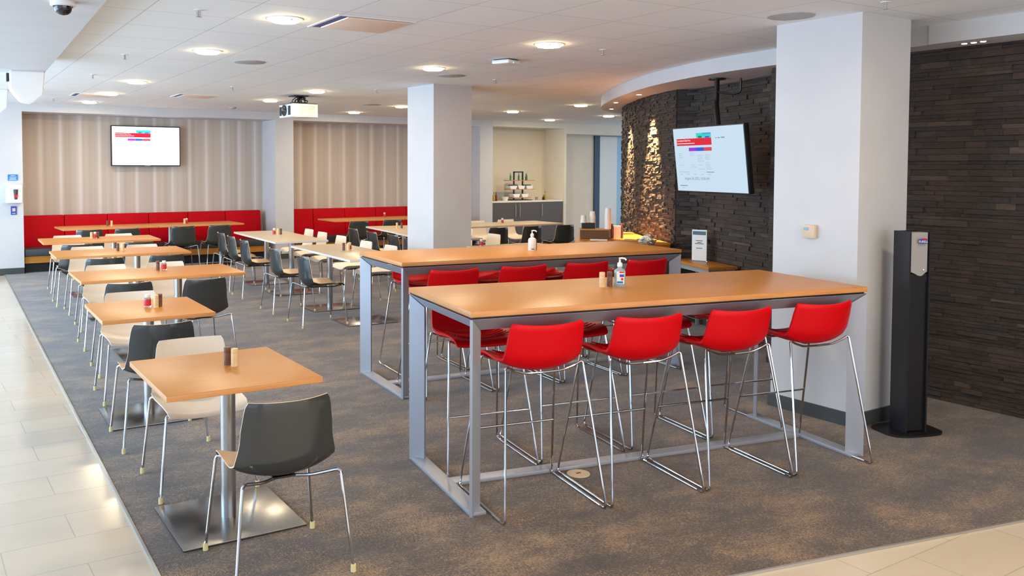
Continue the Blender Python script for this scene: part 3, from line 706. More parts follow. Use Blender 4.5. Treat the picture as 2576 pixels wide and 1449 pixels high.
# ------------------------------------------------------------------ televisions
def tv(name_loc, Mx, w, h, depth, bright, tint, label, with_bezel=True):
    t = empty('television', cat='television', label=label); t.matrix_world = Mx          # local: x right, y up, z towards the viewer
    MB().box((0, 0, -depth / 2), (w, h, depth), bev=.004).build('housing', MT['black'], t)
    bz = .018 if with_bezel else .010
    sw, sh_ = w - 2 * bz, h - 2 * bz
    scr = emis('screen_glow', tint, bright)
    MB().box((0, 0, .0012), (sw, sh_, .002)).build('screen', scr, t)
    cols = [emis('screen_red', (0.80, 0.0, 0.03), bright), emis('screen_purple', (0.35, 0.02, 0.7), bright), emis('screen_blue', (0.01, 0.09, 0.75), bright), emis('screen_rose', (0.75, 0.05, 0.08), bright),
            emis('screen_teal', (0.02, 0.72, 0.66), bright), emis('screen_sky', (0.02, 0.42, 0.8), bright), emis('screen_text', tuple(c * .42 for c in tint), bright), emis('screen_pale', tuple(c * .72 for c in tint), bright), emis('screen_white', (1, 1, 1), bright), emis('screen_green', (0.0, .22, .12), bright)]
    def rc(x0, x1, y0, y1, mi, z=.0030, g=None): g.box(((x0 + x1) / 2 * sw - sw / 2, sh_ / 2 - (y0 + y1) / 2 * sh_, z), ((x1 - x0) * sw, (y1 - y0) * sh_, .0008), mi=mi)
    def one(nm, rects):
        g = MB()
        for r_ in rects: rc(*r_, g=g)
        return g.build(nm, cols, t)
    one('screen_banner', [(.045, .565, .165, .275, 0)]); one('screen_photo', [(.35, .565, .085, .164, 4)]); one('screen_photo_sky', [(.44, .565, .085, .11, 5, .0034)])
    one('screen_photo_tree', [(.38, .43, .13, .164, 9, .0034)]); one('screen_photo_water', [(.48, .54, .14, .164, 2, .0034)]); one('banner_subtitle', [(.05, .32, .236, .247, 8, .0036)])
    for a_, b_, c_ in ((.225, .335, 1), (.336, .445, 2), (.446, .56, 3)): one('column_header', [(a_, b_, .31, .365, c_)])
    rnd = random.Random(4); rl = []
    for c0 in (.055, .235, .345, .455):
        for r0 in range(9):
            if c0 == .055 and r0 > 6: continue
            if rnd.random() < .75: rl.append((c0, c0 + rnd.uniform(.05, .10), .395 + r0 * .031, .403 + r0 * .031, 7))
    for k in range(5): rl.append((.06 + k * .105, .10 + k * .105, .725, .737, 7))
    rl += [(.05, .2, .69, .70, 7), (.46, .57, .688, .70, 6)]
    tl = one('text_lines', rl); tl['kind'] = 'stuff'
    tl = one('sponsor_line', [(.62, .64, .168, .18, 6), (.655, .685, .165, .18, 6), (.70, .75, .162, .18, 6)]); tl['kind'] = 'stuff'
    tl = one('footer_line', [(.045, .16, .908, .922, 6), (.07, .11, .945, .955, 7)]); tl['kind'] = 'stuff'
    text('August 30, 2022, 10:58 AM', .036 * h / .62, Matrix.Translation((-sw / 2 + .125 * sw, sh_ / 2 - .80 * sh_, .0036)), cols[6], t, 'screen_text', ext=.0003)
    text('Consolidated Daily Menu', .022 * h / .62, Matrix.Translation((-sw / 2 + .05 * sw, sh_ / 2 - .196 * sh_, .0044)), cols[8], t, 'screen_title', ext=.0003)
    return t
# wall television in the left recess
Mx = Matrix(((1, 0, 0, 3.828), (0, 0, -1, 16.47), (0, 1, 0, 2.145), (0, 0, 0, 1)))
t1 = tv('w', Mx, 1.225, .73, .05, 1.35, (0.93, 0.95, 1.0), 'flat television glowing white on the striped wall above the left red bench')
MB().box((0, 0, -.095), (.4, .3, .09)).build('wall_bracket', MT['black'], t1)
MB().box((0.02, -.356, .0015), (.10, .008, .002)).build('maker_badge', MT['silver'], t1)
# ceiling hung television tilted down in front of the niche
ph, ta = -0.237, 0.117
nv = Vector((-math.cos(ph) * math.cos(ta), -math.sin(ph) * math.cos(ta), -math.sin(ta)))
rv = Vector((math.sin(ph), -math.cos(ph), 0)); uv_ = nv.cross(rv)
if uv_.z < 0: uv_ = -uv_
cc = Vector((6.497, 5.701, 1.849))
Mx = Matrix(((rv.x, uv_.x, nv.x, cc.x), (rv.y, uv_.y, nv.y, cc.y), (rv.z, uv_.z, nv.z, cc.z), (0, 0, 0, 1)))
t2 = tv('c', Mx, 1.125, .64, .055, .62, (0.62, 0.80, 0.95), 'tilted television hanging from a black pole in front of the stone niche', False)
bk = cc - nv * .09; top = Vector((6.98, 6.03, SZ))
inv = Mx.inverted()
P = [top, Vector((6.96, 6.02, 2.42)), Vector((6.72, 5.78, 2.15)), bk + Vector((0, 0, .10)), bk]
MB().tube([inv @ p for p in P], .026, 12, fil=.05).build('ceiling_pole', MT['black'], t2)
MB().tube([inv @ (top - Vector((0, 0, .002))), inv @ (top - Vector((0, 0, .014)))], .085, 24).build('ceiling_plate', MT['black'], t2)
MB().box((0, 0, -.085), (.22, .22, .05)).build('mount_plate', MT['black'], t2)
MB().tube([inv @ p for p in (Vector((6.97, 6.0, 2.53)), Vector((7.03, 5.86, 2.50)), Vector((7.06, 5.80, 2.52)), Vector((7.06, 5.80, 2.66)))], .010, 8, fil=.03).build('cable', MT['black'], t2)

# ------------------------------------------------------------------ ceiling fittings
dl = empty('downlight', cat='ceiling light', label='x')
MB().lathe([(.125, 0), (.125, -.006), (.098, -.010), (.096, -.001)], seg=36).build('trim_ring', MT['plastic_white'], dl)
MB().lathe([(.108, -.004), (.105, -.016), (.088, -.025), (0, -.027)], seg=36).build('lamp_glass', MT['lampglass'], dl)
cl = MB()
for a in (0.6, 2.7, 4.8): cl.box((.100 * math.cos(a), .100 * math.sin(a), -.014), (.012, .012, .024), a)
cl.build('clip', MT['silver'], dl)
_l = bpy.data.lights.new('lamp_beam', 'AREA'); _l.shape = 'DISK'; _l.size = .20; _l.energy = 10.5; _l.color = (1.0, 0.85, 0.63)
_o = bpy.data.objects.new('lamp_beam', _l); C.objects.link(_o); _o.parent = dl; _o.location = (0, 0, -.032)
KID[dl] = [(c, kids(c)) for c in kids(dl)]
DLP = [(2.324, 5.878, 'largest round downlight, left of the beige ceiling vent'), (2.378, 7.877, 'round downlight in the left row, second from the camera'), (2.486, 11.168, 'round downlight in the left row, third from the camera'),
       (2.567, 13.186, 'round downlight in the left row, beside the faint far vent'), (2.619, 15.056, 'round downlight in the left row, last before the striped wall'),
       (4.673, 5.841, 'round downlight above the bar tables, nearest of the middle row'), (4.768, 7.899, 'round downlight just in front of the far column'), (4.868, 11.157, 'round downlight right above the projector'),
       (4.922, 13.079, 'round downlight just left of the projector'), (7.293, 14.975, 'round downlight over the right red bench, nearest the wall'), (7.255, 13.068, 'round downlight cut by the left edge of the far column'),
       (9.615, 13.081, 'round downlight over the pale table by the cabinets'), (11.922, 14.87, 'round downlight in front of the cabinet alcove'), (9.575, 11.128, 'round downlight left of the curved soffit, the nearer one'),
       (11.979, 13.076, 'round downlight touching the stone wall tip, over the passage'), (6.95, 11.1, 'round downlight peeking out right of the far column')]
GD = 'round warm downlights in the tiled ceiling'
for i, (x, y, lb) in enumerate(DLP):
    if i == 0: dl.location = (x, y, CZ); dl['label'] = lb; dl['group'] = GD
    else: dup(dl, (x, y, CZ), i * .7, lb, GD)
for x, y in ((2.3, 2.1), (4.65, 1.9), (2.3, -.4), (4.65, -.4), (0.9, 1.2)): dup(dl, (x, y, CZ), 0, 'round downlight overhead behind the camera', GD)
for x, y in ((13.5, 13.9), (13.5, 11.9), (12.2, 16.25)): dup(dl, (x, y, CZ - (.002 if y < 16 else .001)), 0, 'added fill downlight, out of sight past the stone wall or in the alcove', GD)  # extra lamps added out of sight to brighten the servery end

sprk = empty('sprinkler_head', cat='sprinkler', label='x')
MB().cyl((0, 0, -.004), .030, .004, 20).build('escutcheon', MT['plastic_white'], sprk)
MB().cyl((0, 0, -.040), .007, .036, 10).cyl((0, 0, -.046), .019, .003, 14).tube([(-.012, 0, -.010), (-.014, 0, -.030), (0, 0, -.042), (.014, 0, -.030), (.012, 0, -.010)], .0022, 6).build('frame', MT['silver'], sprk)
KID[sprk] = [(c, kids(c)) for c in kids(sprk)]
for i, (x, y, lb) in enumerate([(1.714, 5.871, 'left of the largest downlight'), (1.804, 8.557, 'in the left ceiling strip, second'), (1.880, 10.589, 'in the left ceiling strip, third'), (2.021, 14.591, 'near the striped wall'),
        (3.693, 11.174, 'between the left lights and the projector'), (5.435, 10.48, 'left of the far column'), (5.998, 8.513, 'right above the far column'), (5.286, 5.851, 'right of the nearest middle downlight'), (5.259, 3.211, 'above the near column')]):
    lb = 'small metal sprinkler ' + lb
    if i == 0: sprk.location = (x, y, CZ); sprk['label'] = lb; sprk['group'] = 'ceiling sprinklers'
    else: dup(sprk, (x, y, CZ), i, lb, 'ceiling sprinklers')
for i, (x, y, lb) in enumerate([(5.196, 3.854, 'beside the near column'), (2.976, 8.473, 'behind the two nearest left lights'), (5.325, 8.429, 'in front of the far column'), (6.664, 13.022, 'left of the far column, far back')]):
    tag(MB().lathe([(0, -.008), (.150, -.007), (.156, -.004), (.157, 0)], (0, 0, 0), 40).build('ceiling_speaker', MT['grille'], None, (x, y, CZ)), 'flat round grey ceiling speaker ' + lb, 'speaker', 'round ceiling speakers')

def cassette(x, y, rz, s, label):
    t = empty('ceiling_vent', (x, y, CZ), rz, label, 'vent', 'square ceiling cassettes')
    fr = MB()
    for (cx_, cy_, lx, ly) in ((0, s / 2 - .012, s, .024), (0, -s / 2 + .012, s, .024), (s / 2 - .012, 0, .024, s - .048), (-s / 2 + .012, 0, .024, s - .048)): fr.box((cx_, cy_, -.003), (lx, ly, .006))
    fr.build('frame', MT['plastic_white'], t)
    MB().box((0, 0, -.001), (s - .05, s - .05, .003)).build('slot', MT['deep_blue'], t)
    MB().box((.026, -.022, -.011), (s - .105, s - .10, .010), bev=.003).build('panel', MT['beige_panel'], t)
    return t
cassette(2.878, 5.795, R(-2), .60, 'square ceiling vent with beige panel and blue slot, nearest the camera')
cassette(3.70, 12.93, R(-2), .58, 'square ceiling vent far back, between the left lights and the projector')
cassette(2.42, 13.62, R(-2), .58, 'square ceiling vent far back, right next to a left row downlight')
t = empty('access_point', (4.988, 6.902, CZ), R(20), 'square white wireless access point on the ceiling above the second bar table', 'access point')
MB().box((0, 0, -.004), (.17, .17, .008)).build('mount', MT['navy'], t)
MB().box((0, 0, -.028), (.20, .20, .038), bev=.014).build('cover', MT['plastic_white'], t)
MB().box((-.02, -.092, -.036), (.012, .018, .006)).build('indicator', MT['green_led'], t)
t = empty('smoke_detector', (4.957, 15.01, CZ), 0, 'small grey smoke detector far back near the pilaster', 'detector')
MB().lathe([(.06, 0), (.06, -.012), (.045, -.030), (0, -.034)], seg=24).build('body', MT['grille'], t)
t = empty('dome_camera', (0.775, 5.19, CZ - .15), 0, 'smoked security dome camera under the white bulkhead, top left', 'camera')
MB().lathe([(.066, 0), (.066, -.022), (.052, -.027)], seg=32).build('housing', MT['plastic_white'], t)
MB().lathe([(.048, -.025), (.047, -.042), (.037, -.060), (.020, -.071), (0, -.074)], seg=32).build('dome', MT['smoke'], t)

def wall_speaker(x, y, z, s, label):
    t = empty('wall_speaker', (x, y, z), 0, label, 'speaker', 'white angled loudspeakers on the bulkhead')
    pts = [(-.16, 0), (.14, 0), (.12, -.22), (.03, -.30), (-.06, -.285), (-.155, -.17)]
    b = MB(); n = len(pts); lo = [b.bm.verts.new((p[0] * s, -.12 * s, p[1] * s)) for p in pts]; hi = [b.bm.verts.new((p[0] * s * .96, .12 * s, p[1] * s)) for p in pts]
    b.face(lo); b.face(hi)
    for i in range(n): b.face([lo[i], lo[(i + 1) % n], hi[(i + 1) % n], hi[i]])
    bmesh.ops.bevel(b.bm, geom=b.bm.edges[:], offset=.008, segments=2, affect='EDGES')
    b.build('cabinet', MT['plastic_white'], t)
    MB().box((-.168 * s, 0, -.06 * s), (.02, .05, .08)).build('bracket', MT['black'], t)
wall_speaker(1.05, 9.20, CZ - .15, 1.0, 'white angled loudspeaker hanging at the end of the bulkhead')
wall_speaker(1.12, 13.4, CZ, 1.15, 'second white angled loudspeaker at the left edge, farther back')

# ceiling projector
t = empty('projector', (4.965, 12.05, 0), R(0), 'white projector hanging from the ceiling with lens towards the windows', 'projector')
MB().box((0, .0, 2.585), (.40, .50, .19), bev=.01).build('body', MT['plastic_white'], t)
MB().box((0, .0, 2.684), (.38, .48, .012)).build('top_cover', MT['dark_grey'], t)
g = MB(); 
for k in range(7): g.box((.03, -.2515, 2.52 + k * .021), (.24, .003, .010))
g.build('side_grille', MT['beige_plastic'], t)
g = MB()
for k in range(8): g.box((-.2015, -.17 + k * 0.012 - .02, 2.585), (.003, .005, .13))
g.build('front_grille', MT['dark_grey'], t); g = MB()
for k in range(8): g.box((-.2015, .15 + k * .011, 2.585), (.003, .005, .13))
g.build('front_grille', MT['dark_grey'], t)
Ml = Matrix.Translation((-.20, .03, 2.59)) @ Matrix.Rotation(-PI / 2, 4, 'Y')
MB().lathe([(.078, -.004), (.082, .018), (.066, .022), (.05, .012), (0, .012)], seg=30, M=Ml).build('lens', MT['smoke'], t)
g = MB(); rnd = random.Random(2)
g.cyl((0, 0, 2.69), .022, CZ - 2.69, 14)
for k in range(9):
    a = rnd.random() * 6.3; r_ = .05 + rnd.random() * .07
    g.tube([(math.cos(a) * r_, math.sin(a) * r_, 2.692), (math.cos(a) * r_ * 1.2, math.sin(a) * r_ * 1.2, 2.74), (math.cos(a + 1) * r_, math.sin(a + 1) * r_, 2.775), (math.cos(a + 1.6) * .02, math.sin(a + 1.6) * .02, CZ - .01)], .007, 6, fil=.03)
g.box((0, 0, 2.705), (.20, .16, .02)); g.box((0, 0, CZ - .008), (.22, .22, .014))
g.build('ceiling_mount', MT['black'], t)

# recessed spots in the soffit with the light they throw down the stone
def soffit_spot(x, y, label, tx, ty, on, three=False):
    t = empty('spotlight', (x, y, SZ), 0, label, 'ceiling light', 'small recessed spots in the curved soffit')
    if three:
        MB().box((0, 0, -.002), (.06, .22, .004), R(0)).build('trim_plate', MT['silver'], t)
        for k in (-1, 0, 1): MB().cyl((0, k * .065, -.006), .018, .002, 16).build('lamp', MT['led'], t)
    else:
        MB().lathe([(.042, 0), (.042, -.004), (.030, -.005)], seg=24).build('trim_ring', MT['plastic_white'], t)
        MB().cyl((0, 0, -.005), .029, .002, 20).build('lamp', MT['led'], t)
    if on:
        l = bpy.data.lights.new('spot_beam', 'SPOT'); l.energy = on; l.color = (1.0, 0.66, 0.30); l.spot_size = R(46); l.spot_blend = .7; l.shadow_soft_size = .02
        o = bpy.data.objects.new('spot_beam', l); C.objects.link(o); o.location = (x, y, SZ - .02)
        d = Vector((tx, ty, 1.35)) - Vector((x, y, SZ - .02)); o.rotation_euler = d.to_track_quat('-Z', 'Y').to_euler()
soffit_spot(7.70, 7.86, 'small spot in the curved soffit nearest the television pole', 7.93, 7.78, 1300)
soffit_spot(8.36, 8.98, 'small spot in the curved soffit, middle of three', 8.60, 8.90, 1000)
soffit_spot(9.20, 9.98, 'small spot at the tip of the curved soffit', 9.5, 9.8, 200)
soffit_spot(6.50, 3.30, 'triple spot fitting in the straight soffit right of the near column', 6.6, 3.2, 0, True)

# ------------------------------------------------------------------ hand sanitiser stand by the near column
t = empty('sanitizer_stand', (5.70, 3.262, 0), R(-20), 'tall black hand sanitiser stand with silver dispenser beside the near column', 'dispenser stand')
b = MB(); pts = []
for k in range(40):
    a = 2 * PI * k / 40; c_, s_ = math.cos(a), math.sin(a)
    pts.append((.205 * abs(c_) ** .55 * (1 if c_ > 0 else -1), .150 * abs(s_) ** .55 * (1 if s_ > 0 else -1)))
b.prism(pts, .001, .014); b.build('base_plate', MT['black'], t)
b = MB(); b.box((-.075, -.01, .682), (.012, .15, 1.336)); b.box((.075, -.01, .682), (.012, .15, 1.336)); b.box((0, .055, .682), (.15, .012, 1.336)); b.build('post', MT['black_metal'], t)
MB().box((0, -.035, .53), (.136, .06, 1.02)).build('front_panel', MT['black'], t)
MB().box((0, -.030, 1.045), (.130, .085, .05)).build('drip_tray', MT['black'], t)
b = MB()
prof = [(-.062, 1.345), (-.062, 1.085), (-.04, 1.075), (-.018, 1.062), (0, 1.058), (.018, 1.062), (.04, 1.075), (.062, 1.085), (.062, 1.345)]
n = len(prof); fr_ = [b.bm.verts.new((p[0], -.092 + abs(p[0]) * .25, p[1])) for p in prof]; bk_ = [b.bm.verts.new((p[0], .0, p[1])) for p in prof]
b.face(fr_); b.face(bk_)
for i in range(n): b.face([fr_[i], fr_[(i + 1) % n], bk_[(i + 1) % n], bk_[i]])
disp = b.build('dispenser', MT['silver'], t)
MB().box((.012, -.0945, 1.288), (.062, .003, .030)).build('logo_patch', MT['label_blue'], disp)
MB().box((.022, -.0962, 1.302), (.030, .0015, .010)).build('logo_accent', MT['label_red'], disp)
text('PURELL', .021, Matrix.Translation((.012, -.0966, 1.285)) @ Matrix.Rotation(PI / 2, 4, 'X'), MT['plastic_white'], disp, 'logo_lettering', 'CENTER')
MB().cyl((0.01, 0, 0), .006, .002, 12, M=Matrix.Translation((0.01, -.0925, 1.10)) @ Matrix.Rotation(PI / 2, 4, 'X')).build('sensor_window', MT['plastic_white'], disp)
MB().box((0.005, -.0445, .33), (.004, .002, .09)).build('key_slot', MT['silver'], t)

t = empty('thermostat', (5.454, 3.848, 1.32), 0, 'small beige thermostat on the left face of the near column', 'thermostat')
MB().box((-.016, 0, 0), (.030, .098, .092), bev=.004).build('case', MT['beige_plastic'], t)
MB().box((-.032, .018, .018), (.002, .038, .022)).build('display', MT['lcd'], t)

# ------------------------------------------------------------------ left pier signs and dispenser
t = empty('wall_sign', (1.577, YB - .006, 1.587), 0, 'small blue sign on the white pier above the soap dispenser', 'sign')
MB().box((0, 0, 0), (.146, .008, .098)).build('plate', MT['blue'], t)
g = MB()
for k, w_ in ((.03, .07), (.006, .11), (-.016, .09), (-.034, .12)): g.box((0, -.0045, k), (w_, .001, .007))
g.build('printed_lines', MT['plastic_white'], t)
t = empty('hand_dispenser', (1.585, YB, 1.32), 0, 'white wall dispenser on the left pier', 'dispenser')
MB().box((0, -.06, 0), (.24, .12, .30), bev=.02).build('case', MT['plastic_white'], t)
MB().lathe([(0, -.09), (.026, -.088), (.040, .06), (.036, .075), (0, .075)], (0.02, -.105, -.0), 20).build('window', MT['dark_grey'], t)
MB().box((.02, -.147, -.035), (.05, .004, .045)).build('sticker', MT['label_red'], t)
t = empty('wall_notice', (1.582, YB - .006, 1.047), 0, 'small dark blue notice on the white pier below the dispenser', 'sign')
MB().box((0, 0, 0), (.088, .008, .140)).build('plate', mat('notice_blue', (56, 76, 170), .5), t)
MB().box((0, -.0048, .012), (.046, .001, .052)).build('picture', MT['beech'], t)
MB().box((0, -.0048, -.048), (.05, .001, .008)).build('printed_line', MT['plastic_white'], t)

# floor outlet cover
t = empty('floor_outlet', (3.276, 3.80, 0), 0, 'round beige floor outlet cover in the carpet under the foreground bar table', 'outlet cover')
MB().lathe([(.068, .0005), (.066, .004), (0, .005)], seg=32).build('cover', MT['beige_plastic'], t)
MB().box((0, 0, .0055), (.03, .012, .002)).build('latch', MT['brown'], t)

# ------------------------------------------------------------------ cabinets in the alcove
yf = 15.945
def cabinet(x0, x1, doors, label):
    t = empty('base_cabinet', ((x0 + x1) / 2, yf, 0), 0, label, 'cabinet', 'graphite base cabinets in the alcove'); ox = (x0 + x1) / 2
    MB().box((0, .33, .53), (x1 - x0 - .006, .62, .90)).build('body', MT['cabinet'], t)
    MB().box((0, .35, .045), (x1 - x0 - .006, .55, .088)).build('kick_board', MT['black'], t)
    for (a, b, hx_) in doors:
        d_ = MB().box(((a + b) / 2 - ox, .009, .53), (b - a - .004, .018, .895)).build('door', MT['cabinet'], t)
        MB().tube([(hx_ - ox, .0, .65), (hx_ - ox, -.03, .65), (hx_ - ox, -.03, .93), (hx_ - ox, .0, .93)], .006, 8, fil=.01).build('handle', MT['silver'], d_)
cabinet(11.172, 12.50, [(11.172, 11.86, 11.80), (11.86, 12.50, 11.92)], 'double graphite cabinet with two bar handles, left in the alcove')
cabinet(12.50, 13.19, [(12.50, 13.19, 12.56)], 'single graphite cabinet with one handle, right in the alcove')
tag(MB().box((12.18, yf + .33, 1.0), (2.03, .68, .038), bev=.002).build('worktop', MT['quartz']), 'pale stone worktop over the graphite cabinets', 'worktop')
WZ = 1.0195
# display rack
t = empty('display_rack', (12.11, 16.20, WZ), 0, 'black display rack with three wooden shelves on the pale worktop', 'rack')
g = MB()
for x in (-.125, .125): g.box((x, .05, .33), (.028, .028, .66))
g.box((0, .05, .652), (.278, .028, .028)); g.build('frame', MT['black'], t)
for z, wd in ((.455, .74), (.255, .72), (.065, .52)): MB().box((0, -.0, z), (wd, .22, .014)).build('shelf', MT['kraft'], t)
MB().box((0, 0, .008), (.56, .26, .014)).build('foot_board', MT['black'], t)
bot = empty('glass_bottle', cat='bottle'); MB().lathe([(0, 0), (.021, 0), (.022, .01), (.022, .085), (.009, .125), (.008, .160), (0, .160)], seg=14).build('body', MT['green_glass'], bot); MB().cyl((0, 0, .1605), .0095, .012, 10).build('cap', MT['silver'], bot)
KID[bot] = [(c, kids(c)) for c in kids(bot)]
for i, (x, w_) in enumerate(((-.265, 'far left'), (-.03, 'inside the frame'), (.20, 'far right'))):
    lb = 'small green bottle on the top shelf of the rack, ' + w_
    if i == 0: bot.location = (12.11 + x, 16.19, WZ + .4625); bot['label'] = lb; bot['group'] = 'green bottles on the rack'
    else: dup(bot, (12.11 + x, 16.19, WZ + .4625), 0, lb, 'green bottles on the rack')
MB_ = MB().lathe([(0, 0), (.016, 0), (.016, .07), (.007, .10), (.008, .15), (0, .15)], seg=12).build('sauce_bottle', MT['balsamic'], None, (12.285, 16.19, WZ + .4625)); tag(MB_, 'slim dark bottle on the top shelf of the rack', 'bottle')
def tray(x, z, w_, label):
    o = MB(); pr2 = [(-w_ / 2, .075), (w_ / 2, .075), (w_ / 2 - .03, 0), (-w_ / 2 + .03, 0)]
    n = 4; lo = [o.bm.verts.new((p[0], -.09, p[1])) for p in pr2]; hi = [o.bm.verts.new((p[0], .09, p[1])) for p in pr2]
    o.face(lo); o.face(hi); [o.face([lo[i], lo[(i + 1) % n], hi[(i + 1) % n], hi[i]]) for i in range(n)]
    ob = o.build('serving_tray', MT['plastic_white'], None, (x, 16.19, z)); tag(ob, label, 'tray', 'white trays on the rack')
for x, z, w_, lb in ((11.87, .2625, .21, 'middle shelf, left'), (12.10, .2625, .20, 'middle shelf, centre'), (12.33, .2625, .20, 'middle shelf, right'), (11.96, .0725, .20, 'bottom shelf, left'), (12.20, .0725, .20, 'bottom shelf, right')):
    tray(x, WZ + z, w_, 'white tapered tray on the rack, ' + lb)
for x, z, lb in ((11.92, .338, 'left'), (12.30, .338, 'right')):
    tag(MB().box((0, 0, .012), (.20, .12, .022), R(8), bev=.008).build('napkin_stack', MT['dark_grey'], None, (x, 16.19, WZ + z)), 'dark folded napkins lying on the middle shelf trays, ' + lb, 'napkins')
tag(MB().lathe([(0, 0), (.05, 0), (.085, .085), (.080, .085), (.047, .006), (0, .006)], seg=24).build('mixing_bowl', MT['plastic_white'], None, (11.66, 16.14, WZ)), 'white bowl on the worktop left of the rack', 'bowl')
tag(MB().lathe([(0, 0), (.030, 0), (.034, .07), (.030, .07), (.028, .004), (0, .004)], seg=20).build('metal_cup', MT['steel'], None, (12.55, 16.12, WZ)), 'small metal cup at the right foot of the rack', 'cup')
tag(MB().box((0, 0, .10), (.20, .02, .16), R(-12), bev=.004).build('acrylic_sheet', MT['glass'], None, (11.62, 16.30, WZ)), 'clear glass panel leaning behind the white bowl', 'panel')
def cruet(x, y, m_, h, label):
    t = empty('cruet', (x, y, WZ), 0, label, 'bottle', 'oil and vinegar bottles on the worktop')
    MB().lathe([(0, 0), (.030, 0), (.032, .01), (.032, h * .6), (.011, h * .82), (.010, h), (0, h)], seg=16).build('body', MT[m_], t)
    MB().cyl((0, 0, h + .0005), .009, .03, 10, r2=.005).build('pourer', MT['black'], t)
cruet(11.30, 16.08, 'oil', .17, 'yellow oil bottle at the left end of the worktop')
cruet(11.375, 16.10, 'vinegar', .18, 'red vinegar bottle at the left end of the worktop')
cruet(12.72, 16.08, 'balsamic', .09, 'short dark bottle right of the rack on the worktop')
cruet(12.80, 16.12, 'oil', .17, 'yellow oil bottle right of the rack on the worktop')

# ------------------------------------------------------------------ beverage counter at the curved stone wall
t = empty('serving_counter', (0, 0, 0), 0, 'orange topped serving counter at the foot of the curved stone wall', 'counter')
pc = [(7.70, 8.98), (6.74, 7.92), (6.78, 7.72), (7.05, 7.02), (7.36, 7.0), (7.53, 7.14), (7.87, 7.88), (8.35, 8.64), (8.2, 8.9)]
MB().prism(pc, .865, .90).build('countertop', MT['wood'], t)
pi_ = [(7.66, 8.86), (6.86, 7.90), (6.90, 7.72), (7.12, 7.06), (7.34, 7.0), (7.48, 7.18), (7.80, 7.9), (8.26, 8.62)]
MB().prism(pi_, .001, .8645).build('body', MT['cabinet'], t)
CT = .9005
t = empty('cup_organizer', (7.22, 8.12, CT), R(-38), 'brown woven organiser with paper cups on the serving counter', 'organizer')
g = MB(); g.box((0, .0, .055), (.34, .20, .105)); g.build('basket', MT['basket'], t)
g = MB(); g.box((0, 0, .113), (.36, .22, .012)); g.build('rim', MT['kraft'], t)
g = MB(); g.box((-.07, .05, .155), (.16, .09, .07)); g.build('cup_rack', MT['black'], t)
def cupstack(x, y, z, n, label):
    o = MB()
    for k in range(n): o.lathe([(.030, .014 * k), (.040, .014 * k + .012), (.041, .014 * k + .014)] if k else [(.041, 0), (.042, .003), (.033, .10 * 0 + .014)], seg=18)
    o.lathe([(.041, 0), (.030, .0)], seg=18)
    # stacked upside down: rims below, one closed base on top
    o = MB(); pr3 = []
    for k in range(n): pr3 += [(.041, .015 * k), (.041, .015 * k + .003), (.0385, .015 * k + .0035), (.0378, .015 * k + .0148)]
    pr3 += [(.030, .015 * n + .075), (0, .015 * n + .076)]
    ob = o.lathe(pr3, seg=20).build('paper_cups', MT['cup'], None, (x, y, z)); tag(ob, label, 'cups', 'stacks of paper cups on the serving counter')
cupstack(7.115, 8.20, CT + .1905, 1, 'short stack of paper cups on the left of the organiser')
cupstack(7.235, 8.17, CT + .1195, 9, 'tall stack of paper cups in the middle of the organiser')
cupstack(7.335, 8.00, CT + .1195, 12, 'tallest stack of paper cups, on the right of the organiser')
t = empty('stirrer_holder', (7.46, 8.02, CT), R(-30), 'narrow wooden holder with napkins at the right of the cup organiser', 'organizer')
g = MB()
for x in (-.09, -.035, .09): g.box((x, 0, .09), (.018, .11, .178))
g.build('divider', MT['brown'], t); MB().box((.03, 0, .075), (.09, .07, .15)).build('napkins', MT['paper'], t); MB().box((-.065, 0, .085), (.03, .08, .16)).build('tray', MT['silver'], t)
tag(MB().box((0, 0, .006), (.20, .11, .010), R(-40)).build('napkin_pile', MT['paper'], None, (7.06, 7.86, CT)), 'flat white napkins in front of the cup organiser', 'napkins')
tag(MB().box((0, 0, .010), (.18, .08, .018), R(-60), bev=.004).build('wooden_tray', MT['kraft'], None, (7.36, 7.60, CT)), 'small orange wooden tray at the foot of the stone wall', 'tray')
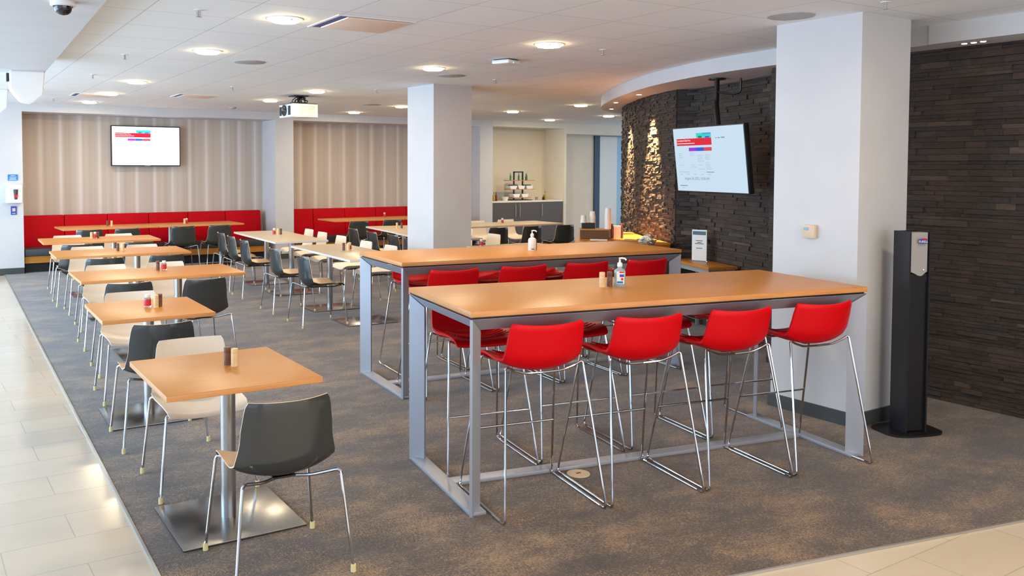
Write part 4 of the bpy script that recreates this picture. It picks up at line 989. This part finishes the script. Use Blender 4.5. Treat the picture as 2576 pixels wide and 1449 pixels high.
t = empty('snack_basket', (7.12, 7.12, CT), 0, 'round basket heaped with cream wrapped packets by the stone wall', 'basket')
MB().lathe([(0, 0), (.075, 0), (.115, .06), (.112, .062), (.072, .006), (0, .006)], seg=24).build('bowl', MT['glass'], t)
rnd = random.Random(9)
for k in range(26):
    a = rnd.random() * 6.28; r_ = .085 * math.sqrt(rnd.random())
    MB().box((0, 0, 0), (.06, .045, .012), bev=.005).build('packet', MT['cloth'], t, (r_ * math.cos(a), r_ * math.sin(a), .035 + .045 * rnd.random() + .03 * (1 - r_ / .085)), 0).rotation_euler = (rnd.uniform(-.8, .8), rnd.uniform(-.8, .8), rnd.random() * 6)

# side table in the niche with a sign holder
nd_ = Vector((NB1[0] - NB0[0], NB1[1] - NB0[1], 0)).normalized(); nn_ = Vector((-nd_.y, nd_.x, 0))
a0 = math.atan2(nd_.y, nd_.x)
ctr = Vector((7.335, 6.44, 0))
t = empty('side_table', (7.305, 6.46, 0), a0, 'low orange side table with grey frame in the stone niche', 'table')
MB().box((0, 0, .733), (.84, .33, .032), bev=.002).build('table_top', MT['wood'], t)
g = MB(); g.box((0, .14, .692), (.80, .02, .045)); g.box((0, -.14, .692), (.80, .02, .045)); g.box((.39, 0, .692), (.02, .26, .045)); g.box((-.39, 0, .692), (.02, .26, .045)); g.build('top_rail', MT['frame'], t)
for sx in (-1, 1):
    for sy in (-1, 1): MB().box((sx * .385, sy * .135, .336), (.03, .03, .668)).build('leg', MT['frame'], t)
t = empty('sign_holder', (7.395, 6.60, .7495), R(-72), 'upright white sign in a clear holder on the niche side table', 'sign')
MB().box((0, 0, .004), (.20, .09, .007)).build('foot', MT['glass'], t)
MB().box((0, 0, .175), (.17, .008, .335)).build('sheet', MT['paper'], t)
MB().box((0, -.0046, .306), (.15, .001, .040)).build('header_band', mat('teal_band', (70, 110, 124), .6), t)
g = MB()
for z, w_ in ((.222, .08), (.202, .05), (.190, .10), (.14, .07)): g.box((0, -.0046, z), (w_, .001, .007))
g.build('printed_lines', MT['dark_grey'], t)
